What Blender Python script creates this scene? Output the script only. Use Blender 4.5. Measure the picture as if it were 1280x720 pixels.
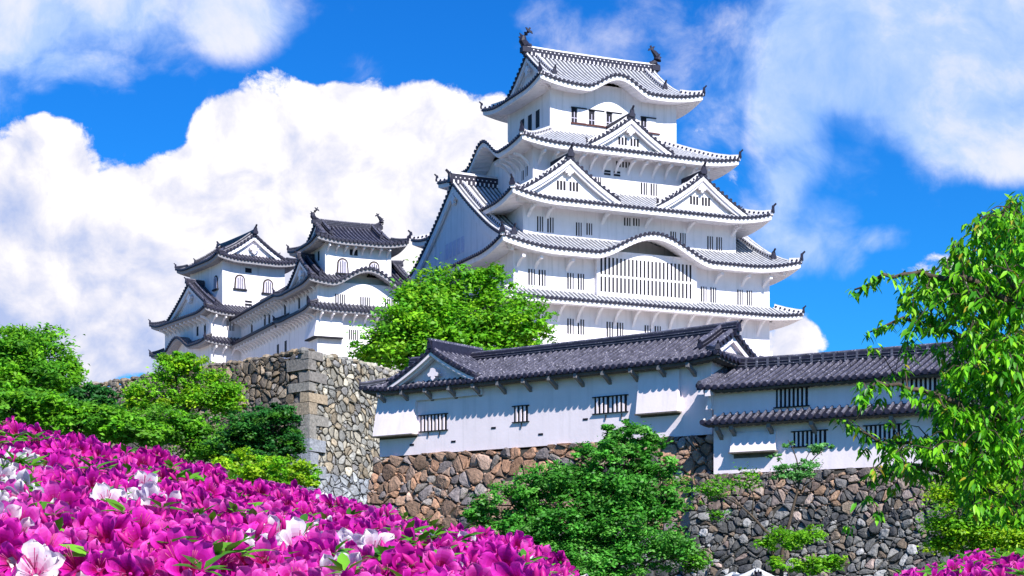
import bpy, math, random
import numpy as np
from mathutils import Vector, Matrix, noise as mnoise

for o in list(bpy.data.objects):
    bpy.data.objects.remove(o)
scene = bpy.context.scene
COL = scene.collection
rng = random.Random(7)
npr = np.random.default_rng(11)
R = math.radians
F_PX, HOR = 2200.0, 760.0          # focal length and horizon row of the 1280x720 photograph; the eye is the origin

# ------------------------------------------------------------------ camera
cam_d = bpy.data.cameras.new('camera')
cam = bpy.data.objects.new('camera', cam_d)
COL.objects.link(cam)
cam.location = (0, 0, 0)
cam.rotation_euler = (R(90), 0, 0)
cam_d.sensor_width = 36
cam_d.lens = F_PX / 1280 * 36
cam_d.shift_y = (HOR - 360) / 1280
cam_d.clip_start = 0.1
cam_d.clip_end = 20000
scene.camera = cam

# ------------------------------------------------------------------ sun, view
SUN_AZ, SUN_EL = R(28), R(41)      # azimuth measured from straight behind the camera to the right
sd = Vector((math.sin(SUN_AZ) * math.cos(SUN_EL), -math.cos(SUN_AZ) * math.cos(SUN_EL), math.sin(SUN_EL)))
sun_d = bpy.data.lights.new('sun', 'SUN')
sun_d.energy = 4.6
sun_d.angle = R(0.5)
sun_d.color = (1.0, 0.96, 0.9)
sun = bpy.data.objects.new('sun', sun_d)
COL.objects.link(sun)
sun.rotation_euler = sd.to_track_quat('Z', 'Y').to_euler()
sun.location = (40, -40, 80)
scene.view_settings.view_transform = 'Standard'
scene.view_settings.look = 'None'
scene.view_settings.gamma = 1
scene.view_settings.exposure = 0.72
scene.cycles.max_bounces = 8
scene.cycles.transparent_max_bounces = 8

# ------------------------------------------------------------------ node helper
class NT:
    def __init__(self, tree):
        self.t = tree; self.n = tree.nodes; self.l = tree.links
    def node(self, typ, **kw):
        nd = self.n.new(typ)
        for k, v in kw.items(): setattr(nd, k, v)
        return nd
    def put(self, sock, v):
        if hasattr(v, 'is_output') or isinstance(v, bpy.types.NodeSocket): self.l.new(v, sock)
        else: sock.default_value = v
    def math(self, op, a, b=None, c=None, clamp=False):
        nd = self.node('ShaderNodeMath', operation=op, use_clamp=clamp)
        self.put(nd.inputs[0], a)
        if b is not None: self.put(nd.inputs[1], b)
        if c is not None: self.put(nd.inputs[2], c)
        return nd.outputs[0]
    def comb(self, x, y, z):
        nd = self.node('ShaderNodeCombineXYZ')
        for i, v in enumerate((x, y, z)): self.put(nd.inputs[i], v)
        return nd.outputs[0]
    def vadd(self, a, b):
        nd = self.node('ShaderNodeVectorMath', operation='ADD')
        self.put(nd.inputs[0], a); self.put(nd.inputs[1], b)
        return nd.outputs[0]
    def noise(self, vec, scale, detail=4, rough=0.5, dist=0.0, out=0):
        nd = self.node('ShaderNodeTexNoise')
        if vec is not None: self.put(nd.inputs['Vector'], vec)
        nd.inputs['Scale'].default_value = scale
        nd.inputs['Detail'].default_value = detail
        nd.inputs['Roughness'].default_value = rough
        nd.inputs['Distortion'].default_value = dist
        return nd.outputs[out]
    def ramp(self, fac, stops):
        nd = self.node('ShaderNodeValToRGB')
        self.put(nd.inputs[0], fac)
        el = nd.color_ramp.elements
        while len(el) < len(stops): el.new(0.5)
        for e, (p, c) in zip(el, stops):
            e.position = p; e.color = (c[0], c[1], c[2], 1)
        return nd.outputs[0]
    def sstep(self, v, lo, hi, to0=0.0, to1=1.0):
        nd = self.node('ShaderNodeMapRange', interpolation_type='SMOOTHSTEP')
        self.put(nd.inputs[0], v)
        nd.inputs[1].default_value = lo; nd.inputs[2].default_value = hi
        nd.inputs[3].default_value = to0; nd.inputs[4].default_value = to1
        return nd.outputs[0]
    def mix(self, f, a, b, blend='MIX'):
        nd = self.node('ShaderNodeMix', data_type='RGBA', blend_type=blend)
        self.put(nd.inputs[0], f); self.put(nd.inputs[6], a); self.put(nd.inputs[7], b)
        return nd.outputs[2]

def c4(c): return (c[0], c[1], c[2], 1)

# ------------------------------------------------------------------ world: sky and clouds
world = bpy.data.worlds.new('World')
scene.world = world
world.use_nodes = True
w = NT(world.node_tree)
w.n.clear()
out = w.node('ShaderNodeOutputWorld')
bg = w.node('ShaderNodeBackground')
w.l.new(bg.outputs[0], out.inputs[0])
bg.inputs[1].default_value = 0.075
sky = w.node('ShaderNodeTexSky', sky_type='NISHITA')
sky.sun_disc = False
sky.sun_elevation = SUN_EL
sky.sun_rotation = math.atan2(sd.x, sd.y)
sky.air_density = 1.0
sky.dust_density = 0.3
sky.ozone_density = 2.0
hs = w.node('ShaderNodeHueSaturation')
hs.inputs['Saturation'].default_value = 1.35
hs.inputs['Hue'].default_value = 0.502
hs.inputs['Value'].default_value = 1.0
w.l.new(sky.outputs[0], hs.inputs['Color'])
tint = w.mix(1.0, hs.outputs[0], (0.15, 0.76, 1.32, 1), 'MULTIPLY')
tc = w.node('ShaderNodeTexCoord')
sep = w.node('ShaderNodeSeparateXYZ')
w.l.new(tc.outputs['Generated'], sep.inputs[0])
ay = w.math('MAXIMUM', w.math('ABSOLUTE', sep.outputs[1]), 0.25)
K = F_PX / 640.0
U = w.math('MULTIPLY', w.math('DIVIDE', sep.outputs[0], ay), K)
V = w.math('MULTIPLY', w.math('DIVIDE', sep.outputs[2], ay), K)
P = w.comb(U, V, w.math('MULTIPLY', sep.outputs[1], 0.15))
def blobs(lst):
    tot = None
    for (cx, cy, rx, ry, wt) in lst:
        dx = w.math('MULTIPLY', w.math('SUBTRACT', U, (cx - 640) / 640), 640 / rx)
        dy = w.math('MULTIPLY', w.math('SUBTRACT', V, (HOR - cy) / 640), 640 / ry)
        d2 = w.math('ADD', w.math('MULTIPLY', dx, dx), w.math('MULTIPLY', dy, dy))
        f = w.math('MULTIPLY', w.math('SUBTRACT', 1.0, d2, clamp=True), wt)
        tot = f if tot is None else w.math('ADD', tot, f)
    return tot
warp = w.noise(P, 5.0, 3, 0.5, 0.0, 1)
wv = w.node('ShaderNodeVectorMath', operation='MULTIPLY_ADD')
w.put(wv.inputs[0], warp); wv.inputs[1].default_value = (0.10, 0.10, 0.0); w.put(wv.inputs[2], P)
PW = wv.outputs[0]
n1 = w.noise(PW, 3.4, 10, 0.64, 0.1)
n1b = w.noise(w.vadd(PW, (0.04, 0.06, 0.0)), 3.4, 10, 0.58, 0.1)
n2 = w.noise(w.vadd(PW, (3.7, 1.9, 0.4)), 3.1, 10, 0.62, 0.2)
n3 = w.noise(w.vadd(P, (9.1, 4.4, 1.0)), 1.5, 4, 0.5, 0.0)
def puffs(vec, sc):
    v = w.node('ShaderNodeTexVoronoi', feature='SMOOTH_F1'); w.put(v.inputs['Vector'], vec)
    v.inputs['Scale'].default_value = sc; v.inputs['Smoothness'].default_value = 0.35
    return w.math('SUBTRACT', 0.42, v.outputs['Distance'])
puff = w.math('ADD', puffs(PW, 6.0), w.math('MULTIPLY', puffs(w.vadd(PW, (2.0, 1.0, 0.3)), 15.0), 0.5))
puffb = w.math('ADD', puffs(w.vadd(PW, (0.022, 0.035, 0.0)), 6.0), w.math('MULTIPLY', puffs(w.vadd(PW, (2.022, 1.035, 0.3)), 15.0), 0.5))
cum = blobs([(20, 300, 230, 190, 1.25), (-250, 330, 330, 230, 1.2), (90, 190, 90, 60, 0.55), (250, 250, 130, 150, 1.2), (360, 190, 130, 120, 1.2), (460, 200, 140, 130, 1.1), (590, 200, 150, 130, 1.2),
             (330, 340, 300, 170, 1.1), (120, 380, 320, 130, 1.0), (165, 185, 90, 70, -0.55), (215, 150, 70, 50, -0.3), (140, 275, 50, 36, -0.35),
             (985, 425, 70, 55, 0.95), (1165, 335, 85, 48, 0.72), (1290, 350, 120, 60, 0.8), (1500, 380, 200, 120, 1.0)])
cum = w.math('SUBTRACT', w.math('MULTIPLY', w.math('MINIMUM', cum, 1.05), 0.95), 0.44)
cum = w.math('ADD', cum, w.math('MULTIPLY', w.math('SUBTRACT', n1, 0.5), 2.5))
cum = w.math('ADD', cum, w.math('MULTIPLY', puff, 0.38))
m1 = w.sstep(cum, -0.06, 0.16)
soft = blobs([(150, 15, 270, 95, 0.85), (310, 25, 90, 70, 0.5), (1230, 60, 350, 190, 1.25), (1080, 40, 170, 110, 0.7), (985, 170, 60, 100, 0.7),
              (1040, 230, 80, 55, 0.62), (1015, 300, 90, 60, 0.72), (960, 260, 40, 60, 0.4), (1270, 150, 170, 90, 0.75), (-200, 60, 300, 160, 1.0), (1550, 120, 300, 200, 1.0),
              (1110, 298, 40, 25, 0.5), (740, 30, 180, 60, 0.28), (900, 130, 130, 70, 0.32), (100, 95, 90, 35, 0.45)])
soft = w.math('ADD', w.math('MINIMUM', soft, 1.1), w.math('MULTIPLY', w.math('SUBTRACT', n2, 0.5), 2.1))
soft = w.math('ADD', soft, w.math('MULTIPLY', puff, 0.25))
ahead = w.sstep(sep.outputs[1], -0.1, 0.25, 0.6, 1.0)
m1 = w.math('MULTIPLY', m1, ahead)
m2 = w.math('MULTIPLY', w.math('MULTIPLY', w.sstep(soft, 0.12, 0.95), 0.88), ahead)
shade = w.math('ADD', w.math('MULTIPLY', w.math('SUBTRACT', n1, n1b), 3.6), w.math('MULTIPLY', w.math('SUBTRACT', puff, puffb), 0.8))
shade = w.math('ADD', shade, w.math('MULTIPLY', w.math('SUBTRACT', n3, 0.5), 1.9))
low = w.sstep(w.math('ADD', V, w.math('MULTIPLY', U, 0.25)), 0.15, 0.75, -0.55, 0.20)
shade = w.math('ADD', w.math('ADD', shade, low), 0.60, clamp=True)
ccol = w.ramp(shade, [(0.0, (3.9, 4.7, 7.2)), (0.35, (5.5, 5.9, 7.6)), (0.65, (7.1, 7.1, 8.0)), (1.0, (8.9, 8.7, 8.9))])
scol = w.ramp(w.sstep(w.math('ADD', n2, w.math('MULTIPLY', n3, 0.6)), 0.55, 1.0), [(0.0, (2.3, 4.3, 8.8)), (0.55, (4.6, 6.0, 9.0)), (1.0, (8.2, 8.1, 9.0))])
c1 = w.mix(m2, tint, scol)
c2 = w.mix(m1, c1, ccol)
w.l.new(c2, bg.inputs[0])

# ------------------------------------------------------------------ tags, mesh builder
def tag(o, label=None, cat=None, group=None, kind=None):
    if label: o['label'] = label
    if cat: o['category'] = cat
    if group: o['group'] = group
    if kind: o['kind'] = kind
    return o

def thing(name, label, cat, loc=(0, 0, 0), group=None):
    o = bpy.data.objects.new(name, None)
    COL.objects.link(o)
    o.location = loc
    o.empty_display_size = 0.5
    return tag(o, label, cat, group)

class MB:
    def __init__(self): self.v = []; self.f = []; self.m = []; self.c = None
    def add(self, vs, fs, m=0):
        b = len(self.v)
        self.v.extend(vs)
        for f in fs:
            self.f.append(tuple(b + i for i in f)); self.m.append(m)
    def quad(self, a, b, c, d, m=0): self.add([a, b, c, d], [(0, 1, 2, 3)], m)
    def box8(self, p, m=0):          # p: 4 bottom then 4 top points
        self.add(p, [(3, 2, 1, 0), (4, 5, 6, 7), (0, 1, 5, 4), (1, 2, 6, 5), (2, 3, 7, 6), (3, 0, 4, 7)], m)
    def fbox(self, fr, a0, a1, b0, b1, z0, z1, m=0):
        self.box8([fr(a0, b0, z0), fr(a1, b0, z0), fr(a1, b1, z0), fr(a0, b1, z0),
                   fr(a0, b0, z1), fr(a1, b0, z1), fr(a1, b1, z1), fr(a0, b1, z1)], m)
    def sweep(self, pts, wd, up, dn=0.0, m=0, side=None):   # rectangular bar along a polyline, world-vertical section
        pts = [Vector(p) for p in pts]; n = len(pts); rows = []
        for i, p in enumerate(pts):
            if side is None:
                d = pts[min(i + 1, n - 1)] - pts[max(i - 1, 0)]
                h = Vector((d.x, d.y, 0))
                s = Vector((-h.y, h.x, 0)).normalized() if h.length > 1e-6 else Vector((1, 0, 0))
            else: s = Vector(side)
            s = s * (wd / 2)
            rows.append([p + s + Vector((0, 0, -dn)), p - s + Vector((0, 0, -dn)), p - s + Vector((0, 0, up)), p + s + Vector((0, 0, up))])
        vs = [tuple(q) for r in rows for q in r]; fs = []
        for i in range(n - 1):
            for k in range(4):
                fs.append((4 * i + k, 4 * i + (k + 1) % 4, 4 * i + 4 + (k + 1) % 4, 4 * i + 4 + k))
        fs += [(3, 2, 1, 0), (4 * n - 4, 4 * n - 3, 4 * n - 2, 4 * n - 1)]
        self.add(vs, fs, m)
    def tube(self, pts, rad, m=0, n=6, cap=True):
        pts = [Vector(p) for p in pts]; N = len(pts)
        if not hasattr(rad, '__len__'): rad = [rad] * N
        vs = []; fs = []
        ref = Vector((0.31, 0.2, 1)).normalized()
        for i, p in enumerate(pts):
            d = (pts[min(i + 1, N - 1)] - pts[max(i - 1, 0)])
            d = d.normalized() if d.length > 1e-9 else Vector((0, 0, 1))
            r0 = ref if abs(d.dot(ref)) < 0.95 else Vector((1, 0, 0))
            s = d.cross(r0).normalized(); t = d.cross(s)
            for k in range(n):
                a = 2 * math.pi * k / n
                vs.append(tuple(p + (s * math.cos(a) + t * math.sin(a)) * rad[i]))
        for i in range(N - 1):
            for k in range(n):
                fs.append((n * i + k, n * i + (k + 1) % n, n * i + n + (k + 1) % n, n * i + n + k))
        if cap:
            fs.append(tuple(range(n - 1, -1, -1))); fs.append(tuple(range(n * N - n, n * N)))
        self.add(vs, fs, m)
    def disc(self, c, d, r, th, m=0, n=8):
        c = Vector(c); d = Vector(d).normalized()
        self.tube([c - d * th * 0.5, c + d * th * 0.5], r, m, n)
    def build(self, name, mats, parent=None, smooth=False):
        me = bpy.data.meshes.new(name)
        me.from_pydata([tuple(v) for v in self.v], [], self.f)
        if not isinstance(mats, (list, tuple)): mats = [mats]
        for m in mats: me.materials.append(m)
        if len(mats) > 1: me.polygons.foreach_set('material_index', self.m)
        if self.c is not None:
            at = me.attributes.new('Col', 'FLOAT_COLOR', 'FACE')
            at.data.foreach_set('color', np.array(self.c, dtype=np.float32).ravel())
        if smooth: me.polygons.foreach_set('use_smooth', [True] * len(me.polygons))
        me.update()
        o = bpy.data.objects.new(name, me)
        COL.objects.link(o)
        if parent is not None:
            o.parent = parent
            if parent.parent is None: o.matrix_parent_inverse = Matrix.Translation(-Vector(parent.location))
        return o

def frame(ox, oy, deg):
    c, s = math.cos(R(deg)), math.sin(R(deg))
    fn = lambda a, b, z: (ox + c * a - s * b, oy + s * a + c * b, z)
    fn.u = Vector((c, s, 0)); fn.v = Vector((-s, c, 0))
    return fn

def at(px, py, Y):           # the point at distance Y that the photograph shows at (px, py)
    return Vector(((px - 640) * Y / F_PX, Y, (HOR - py) * Y / F_PX))

# ------------------------------------------------------------------ materials
MATS = {}
def mat(name, col, rough=0.8, var=0.0, vscale=3.0, bump=0.0, bscale=10.0, spec=0.3, streak=None, metal=0.0, fleck=None):
    m = bpy.data.materials.new(name); m.use_nodes = True
    t = NT(m.node_tree)
    b = t.n['Principled BSDF']
    b.inputs['Roughness'].default_value = rough
    b.inputs['Specular IOR Level'].default_value = spec
    b.inputs['Metallic'].default_value = metal
    geo = t.node('ShaderNodeNewGeometry')
    src = c4(col)
    if var > 0:
        n = t.noise(geo.outputs['Position'], vscale, 6, 0.6)
        lo = tuple(max(0, c * (1 - var)) for c in col); hi = tuple(min(1, c * (1 + var)) for c in col)
        src = t.ramp(n, [(0.3, lo), (0.7, hi)])
    if streak:
        mp = t.node('ShaderNodeMapping'); mp.inputs['Scale'].default_value = (2.2, 2.2, 0.12)
        t.l.new(geo.outputs['Position'], mp.inputs[0])
        n = t.noise(mp.outputs[0], 1.0, 6, 0.65)
        src = t.mix(t.sstep(n, 0.48, 0.78, 0.0, streak[1]), src, c4(streak[0]))
    if fleck:
        n = t.noise(geo.outputs['Position'], 9.0, 3, 0.7)
        src = t.mix(t.sstep(n, fleck[1] - 0.04, fleck[1] + 0.05), src, c4(fleck[0]))
    t.put(b.inputs['Base Color'], src)
    if bump > 0:
        n = t.noise(geo.outputs['Position'], bscale, 5, 0.6)
        bp = t.node('ShaderNodeBump'); bp.inputs['Strength'].default_value = bump
        bp.inputs['Distance'].default_value = 0.05
        t.l.new(n, bp.inputs['Height']); t.l.new(bp.outputs[0], b.inputs['Normal'])
    MATS[name] = m
    return m

M_plaster = mat('white_plaster', (0.83, 0.785, 0.82), 0.85, 0.04, 1.2, 0.08, 6, 0.2, ((0.48, 0.47, 0.49), 0.6))
M_plaster2 = mat('lavender_white_plaster', (0.91, 0.80, 0.84), 0.85, 0.05, 0.9, 0.12, 8, 0.2, ((0.55, 0.50, 0.52), 0.35))
M_pan = mat('grey_roof_tile', (0.10, 0.10, 0.11), 0.6, 0.25, 4)
M_rib = mat('plastered_tile_joint', (0.56, 0.555, 0.575), 0.7, 0.25, 2)
M_dark = mat('dark_tile_end', (0.022, 0.021, 0.040), 0.5, 0.3, 6)
M_pan_d = mat('shade_darkened_pan_tile', (0.012, 0.012, 0.021), 0.45, 0.4, 5, spec=0.4)  # slate-blue pans darkened so the gaps between the ribs look shaded
M_rib_d = mat('weathered_round_tile', (0.084, 0.081, 0.108), 0.36, 0.6, 3.0, spec=0.6, fleck=((0.42, 0.40, 0.46), 0.62))
M_black = mat('dark_opening', (0.012, 0.012, 0.02), 0.7)
M_wood = mat('weathered_timber', (0.13, 0.115, 0.10), 0.8, 0.3, 5)
M_woodk = mat('red_brown_timber', (0.10, 0.03, 0.025), 0.7, 0.3, 5)
M_gold = mat('dark_gilded_trim', (0.10, 0.065, 0.03), 0.5, 0.2, 6)
M_soffit = mat('shade_darkened_soffit', (0.10, 0.095, 0.10), 0.85, 0.3, 4)  # shade under the eaves put into the soffit and fascia colour
M_soffit2 = mat('shade_greyed_soffit', (0.30, 0.29, 0.32), 0.85, 0.2, 4)  # plaster greyed to paint in the eave shade of the small towers
# ------------------------------------------------------------------ Japanese tiled roofs
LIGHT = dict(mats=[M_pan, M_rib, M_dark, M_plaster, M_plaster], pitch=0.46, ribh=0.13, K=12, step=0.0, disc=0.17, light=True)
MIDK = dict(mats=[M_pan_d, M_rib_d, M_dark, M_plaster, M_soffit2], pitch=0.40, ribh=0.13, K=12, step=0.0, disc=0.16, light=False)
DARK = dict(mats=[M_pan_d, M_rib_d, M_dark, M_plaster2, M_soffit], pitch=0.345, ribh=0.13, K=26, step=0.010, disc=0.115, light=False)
RIPPLE = [(0.0, 0.0), (0.31, 0.0), (0.34, 0.66), (0.5, 1.0), (0.66, 0.66), (0.69, 0.0)]

def ornament(mb, p, d, s, m=2, horn=True):        # ridge-end tile: shield plate with curled shoulders and an upturned horn
    s = s * 0.78; p = Vector(p); d = Vector((d[0], d[1], 0)).normalized(); sd_ = Vector((-d.y, d.x, 0))
    prof = [(-0.55, 0), (-0.62, 0.35), (-0.42, 0.55), (-0.34, 0.95), (-0.12, 1.2), (0.12, 1.2), (0.34, 0.95), (0.42, 0.55), (0.62, 0.35), (0.55, 0)]
    n = len(prof); vs = []
    for k in (-0.14, 0.14):
        for (x, z) in prof: vs.append(tuple(p + sd_ * x * s * 0.62 + d * k * s + Vector((0, 0, z * s * 0.8))))
    fs = [tuple(range(n - 1, -1, -1)), tuple(range(n, 2 * n))] + [(i, (i + 1) % n, n + (i + 1) % n, n + i) for i in range(n)]
    mb.add(vs, fs, m)
    if horn:
        mb.tube([p + Vector((0, 0, 0.8 * s)), p + d * 0.2 * s + Vector((0, 0, 1.0 * s)), p + d * 0.42 * s + Vector((0, 0, 1.2 * s))],
                [0.16 * s, 0.13 * s, 0.12 * s], m, 6)

def fish(mb, p, d, h, m=2):                        # shachi: head down, body curling up, tail fins spread
    p = Vector(p); d = Vector((d[0], d[1], 0)).normalized(); z = Vector((0, 0, 1)); s_ = Vector((-d.y, d.x, 0))
    sp = [(0.22, 0.06), (0.0, 0.16), (-0.13, 0.34), (-0.10, 0.54), (0.04, 0.70), (0.16, 0.80), (0.18, 0.90)]
    rd = [0.13, 0.21, 0.20, 0.16, 0.12, 0.08, 0.04]
    # d points along the ridge to its middle: the belly faces inward, the back faces outward
    mb.tube([p + d * x * h + z * zz * h for x, zz in sp], [r * h for r in rd], m, 8)
    def fin(pts, th=0.03):
        n = len(pts)
        vs = [tuple(p + d * x * h + z * zz * h + s_ * k * th * h) for k in (-1, 1) for x, zz in pts]
        mb.add(vs, [tuple(range(n - 1, -1, -1)), tuple(range(n, 2 * n))] + [(i, (i + 1) % n, n + (i + 1) % n, n + i) for i in range(n)], m)
    fin([(0.14, 0.80), (0.02, 1.0), (0.10, 1.0), (0.16, 0.93), (0.24, 1.04), (0.30, 0.98), (0.24, 0.90), (0.36, 0.86), (0.40, 0.74), (0.24, 0.80)])
    fin([(-0.16, 0.62), (-0.30, 0.70), (-0.24, 0.56), (-0.36, 0.50), (-0.26, 0.42), (-0.32, 0.28), (-0.2, 0.26)])
    fin([(0.2, 0.0), (0.34, 0.10), (0.30, 0.22), (0.12, 0.24)], 0.09)
    mb.sweep([p + z * -0.12 * h + d * -0.2 * h, p + z * -0.12 * h + d * 0.25 * h], 0.36 * h, 0.16 * h, 0.1 * h, m)

def dotted(mb, pts, wd=0.30, h=0.34, pitch=0.45, style=LIGHT):   # plastered hip / rake ridge edged by round tile ends
    pts = [Vector(p) for p in pts]
    if style['light']:
        mb.sweep(pts, wd, h, 0.12, 3)
        mb.sweep([p + Vector((0, 0, h)) for p in pts], wd * 0.8, 0.09, 0.0, 1)
        acc = 0.0
        for i in range(len(pts) - 1):
            a, b = pts[i], pts[i + 1]; L = (b - a).length; d = (b - a) / L; s = Vector((-d.y, d.x, 0)).normalized()
            t = pitch - acc
            while t < L:
                q = a + d * t + Vector((0, 0, h * 0.52))
                for k in (-1, 1): mb.disc(q + s * k * wd * 0.5, s * k, 0.115, 0.10, 2, 6)
                t += pitch
            acc = (acc + L) % pitch
    else:
        mb.sweep(pts, wd, h, 0.12, 0)
        mb.sweep([p + Vector((0, 0, h * 0.45)) for p in pts], wd + 0.05, 0.035, 0.0, 1)
        mb.tube([p + Vector((0, 0, h + 0.03)) for p in pts], wd * 0.36, 1, 6)

class Roof:
    def __init__(self, fr, a0, a1, b0, b1, ze, T, rise, c=0.2, lift=0.4, ll=4.0, thick=0.5, over=2.0, kind='skirt', inset=None,
                 axis='a', g=1.0, rec=0.9, karas=(), style=LIGHT, faces=('front', 'left', 'right', 'back'), slope=0.12):
        self.__dict__.update(locals()); del self.__dict__['self']
        self.F = {'front': ((a0, b0), (1, 0), (0, 1), a1 - a0), 'right': ((a1, b0), (0, 1), (-1, 0), b1 - b0),
                  'back': ((a1, b1), (-1, 0), (0, -1), a1 - a0), 'left': ((a0, b1), (0, -1), (1, 0), b1 - b0)}
        self.longs = ('front', 'back') if axis == 'a' else ('left', 'right')
    def ab(self, f, s, t):
        o, sd_, td, L = self.F[f]
        return o[0] + sd_[0] * s + td[0] * t, o[1] + sd_[1] * s + td[1] * t
    def pt(self, f, s, t, z): a, b = self.ab(f, s, t); return self.fr(a, b, z)
    def z(self, f, s, t):
        L = self.F[f][3]; d = min(s, L - s); x = t / self.T
        z = self.ze + self.rise * ((1 - self.c) * x + self.c * x * x)
        z += self.lift * max(0, 1 - max(d, 0) / self.ll) ** 2 * max(0, 1 - max(t, 0) / self.ll) ** 2
        for (kf, sc, hf, H) in self.karas:
            if kf == f:
                q = abs(s - sc) / hf
                if q < 1: z = max(z, self.ze + H * (0.5 * (1 + math.cos(math.pi * q))) ** 0.85 + 0.02 * t)
        return z
    def tmax(self, f, s):
        L = self.F[f][3]; d = min(s, L - s)
        if self.kind == 'skirt': return min(self.inset, d)
        if self.kind == 'gable': return self.T if f in self.longs else 0
        if f in self.longs: return self.T if d >= self.g - 1e-6 else d
        return min(self.g + self.rec, d)
    def cols(self, f):
        L = self.F[f][3]; p = self.style['pitch']; n = int(math.ceil(L / p / 2)) + 1
        ss = [(L / 2 + (i + o - 0.5) * p, i, j) for i in range(-n, n) for j, (o, h) in enumerate(RIPPLE)]
        ss = [x for x in ss if 0.0 < x[0] < L]
        if self.kind == 'irimoya' and f in self.longs:
            g = self.g
            return [[x for x in ss if x[0] < g - 0.01] + [(g, 0, 0)], [(g, 0, 0)] + [x for x in ss if g < x[0] < L - g] + [(L - g, 0, 0)],
                    [(L - g, 0, 0)] + [x for x in ss if x[0] > L - g + 0.01]]
        return [[(0.0, 0, 0)] + ss + [(L, 0, 0)]]
    def tiles(self, mb):
        st = self.style; Kr = st['K']
        for f in self.faces:
            if self.kind == 'gable' and f not in self.longs: continue
            for bi, block in enumerate(self.cols(f)):
                mid = (len(self.cols(f)) == 3 and bi == 1)
                prev = None
                for (s, i, j) in block:
                    tm = self.tmax(f, s)
                    if self.kind == 'irimoya' and f in self.longs and not mid: tm = min(s, self.F[f][3] - s)
                    tm = max(tm, 0.01)
                    K = Kr if tm > 1.5 else max(4, Kr // 3)
                    K = Kr
                    h = RIPPLE[j][1] * st['ribh']
                    vs = []
                    for k in range(K + 1):
                        t = tm * k / K
                        zz = self.z(f, s, t) + h
                        if st['step'] and k % 2 == 0 and k > 0: zz += st['step']
                        vs.append(self.pt(f, s, t, zz))
                    b = len(mb.v); mb.v.extend(vs)
                    if prev is not None:
                        pb, pj = prev
                        m = 1 if pj in (1, 2, 3, 4) else 0
                        for k in range(K):
                            mb.f.append((pb + k, b + k, b + k + 1, pb + k + 1)); mb.m.append(m)
                    prev = (b, j)
    def eave(self, mb):                            # round tile ends, lip, fascia, soffit and rafters
        st = self.style; p = st['pitch']
        for f in self.faces:
            if self.kind == 'gable' and f not in self.longs: continue
            o, sd_, td, L = self.F[f]
            outd = self.fr.u * (-td[0]) + self.fr.v * (-td[1])
            n = int(L / p / 2)
            for i in range(-n, n + 1):
                s = L / 2 + i * p
                if 0.05 < s < L - 0.05:
                    mb.disc(self.pt(f, s, -0.03, self.z(f, s, 0) + st['ribh'] * 0.35 - 0.02), outd, st['disc'], 0.12, 2, 8)
            N = max(8, int(L / (p * 0.5)))
            th = self.thick; prev = None
            for i in range(N + 1):
                s = L * i / N; z0 = self.z(f, s, 0)
                def q(t, z): return self.pt(f, min(max(s, min(t, L / 2)), max(L - t, L / 2)), t, z)
                raf = 0.07 if i % 2 else 0.0
                zw = z0 - th + self.over * self.slope
                if self.karas: zw = max(zw, z0 - th)
                row = [q(0.02, z0 + 0.015), q(0.02, z0 - 0.10), q(0.07, z0 - 0.10), q(0.10, z0 - th), q(0.30, z0 - th - raf), q(self.over + 0.02, zw - raf)]
                b = len(mb.v); mb.v.extend(row)
                if prev is not None:
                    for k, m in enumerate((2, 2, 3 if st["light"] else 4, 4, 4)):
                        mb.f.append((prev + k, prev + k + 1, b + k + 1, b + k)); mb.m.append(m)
                prev = b
    def hip_pts(self, corner, t0=0.0, t1=None, n=8):
        f, rev = {'fl': ('front', 0), 'fr': ('front', 1), 'bl': ('back', 1), 'br': ('back', 0)}[corner]
        L = self.F[f][3]
        if t1 is None: t1 = self.inset if self.kind == 'skirt' else self.g
        r = []
        for i in range(n + 1):
            t = t0 + (t1 - t0) * i / n; s = L - t if rev else t
            r.append(Vector(self.pt(f, s, t, self.z(f, s, t))))
        return r
    def hips(self, mb, corners=('fl', 'fr', 'bl', 'br'), wd=0.34, h=0.34, orn=0.75):
        for c in corners:
            pts = self.hip_pts(c)
            dotted(mb, pts, wd, h, self.style['pitch'], self.style)
            d = pts[0] - pts[1]
            ornament(mb, pts[0] + Vector((0, 0, 0.12)), (d.x, d.y), orn)
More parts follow.
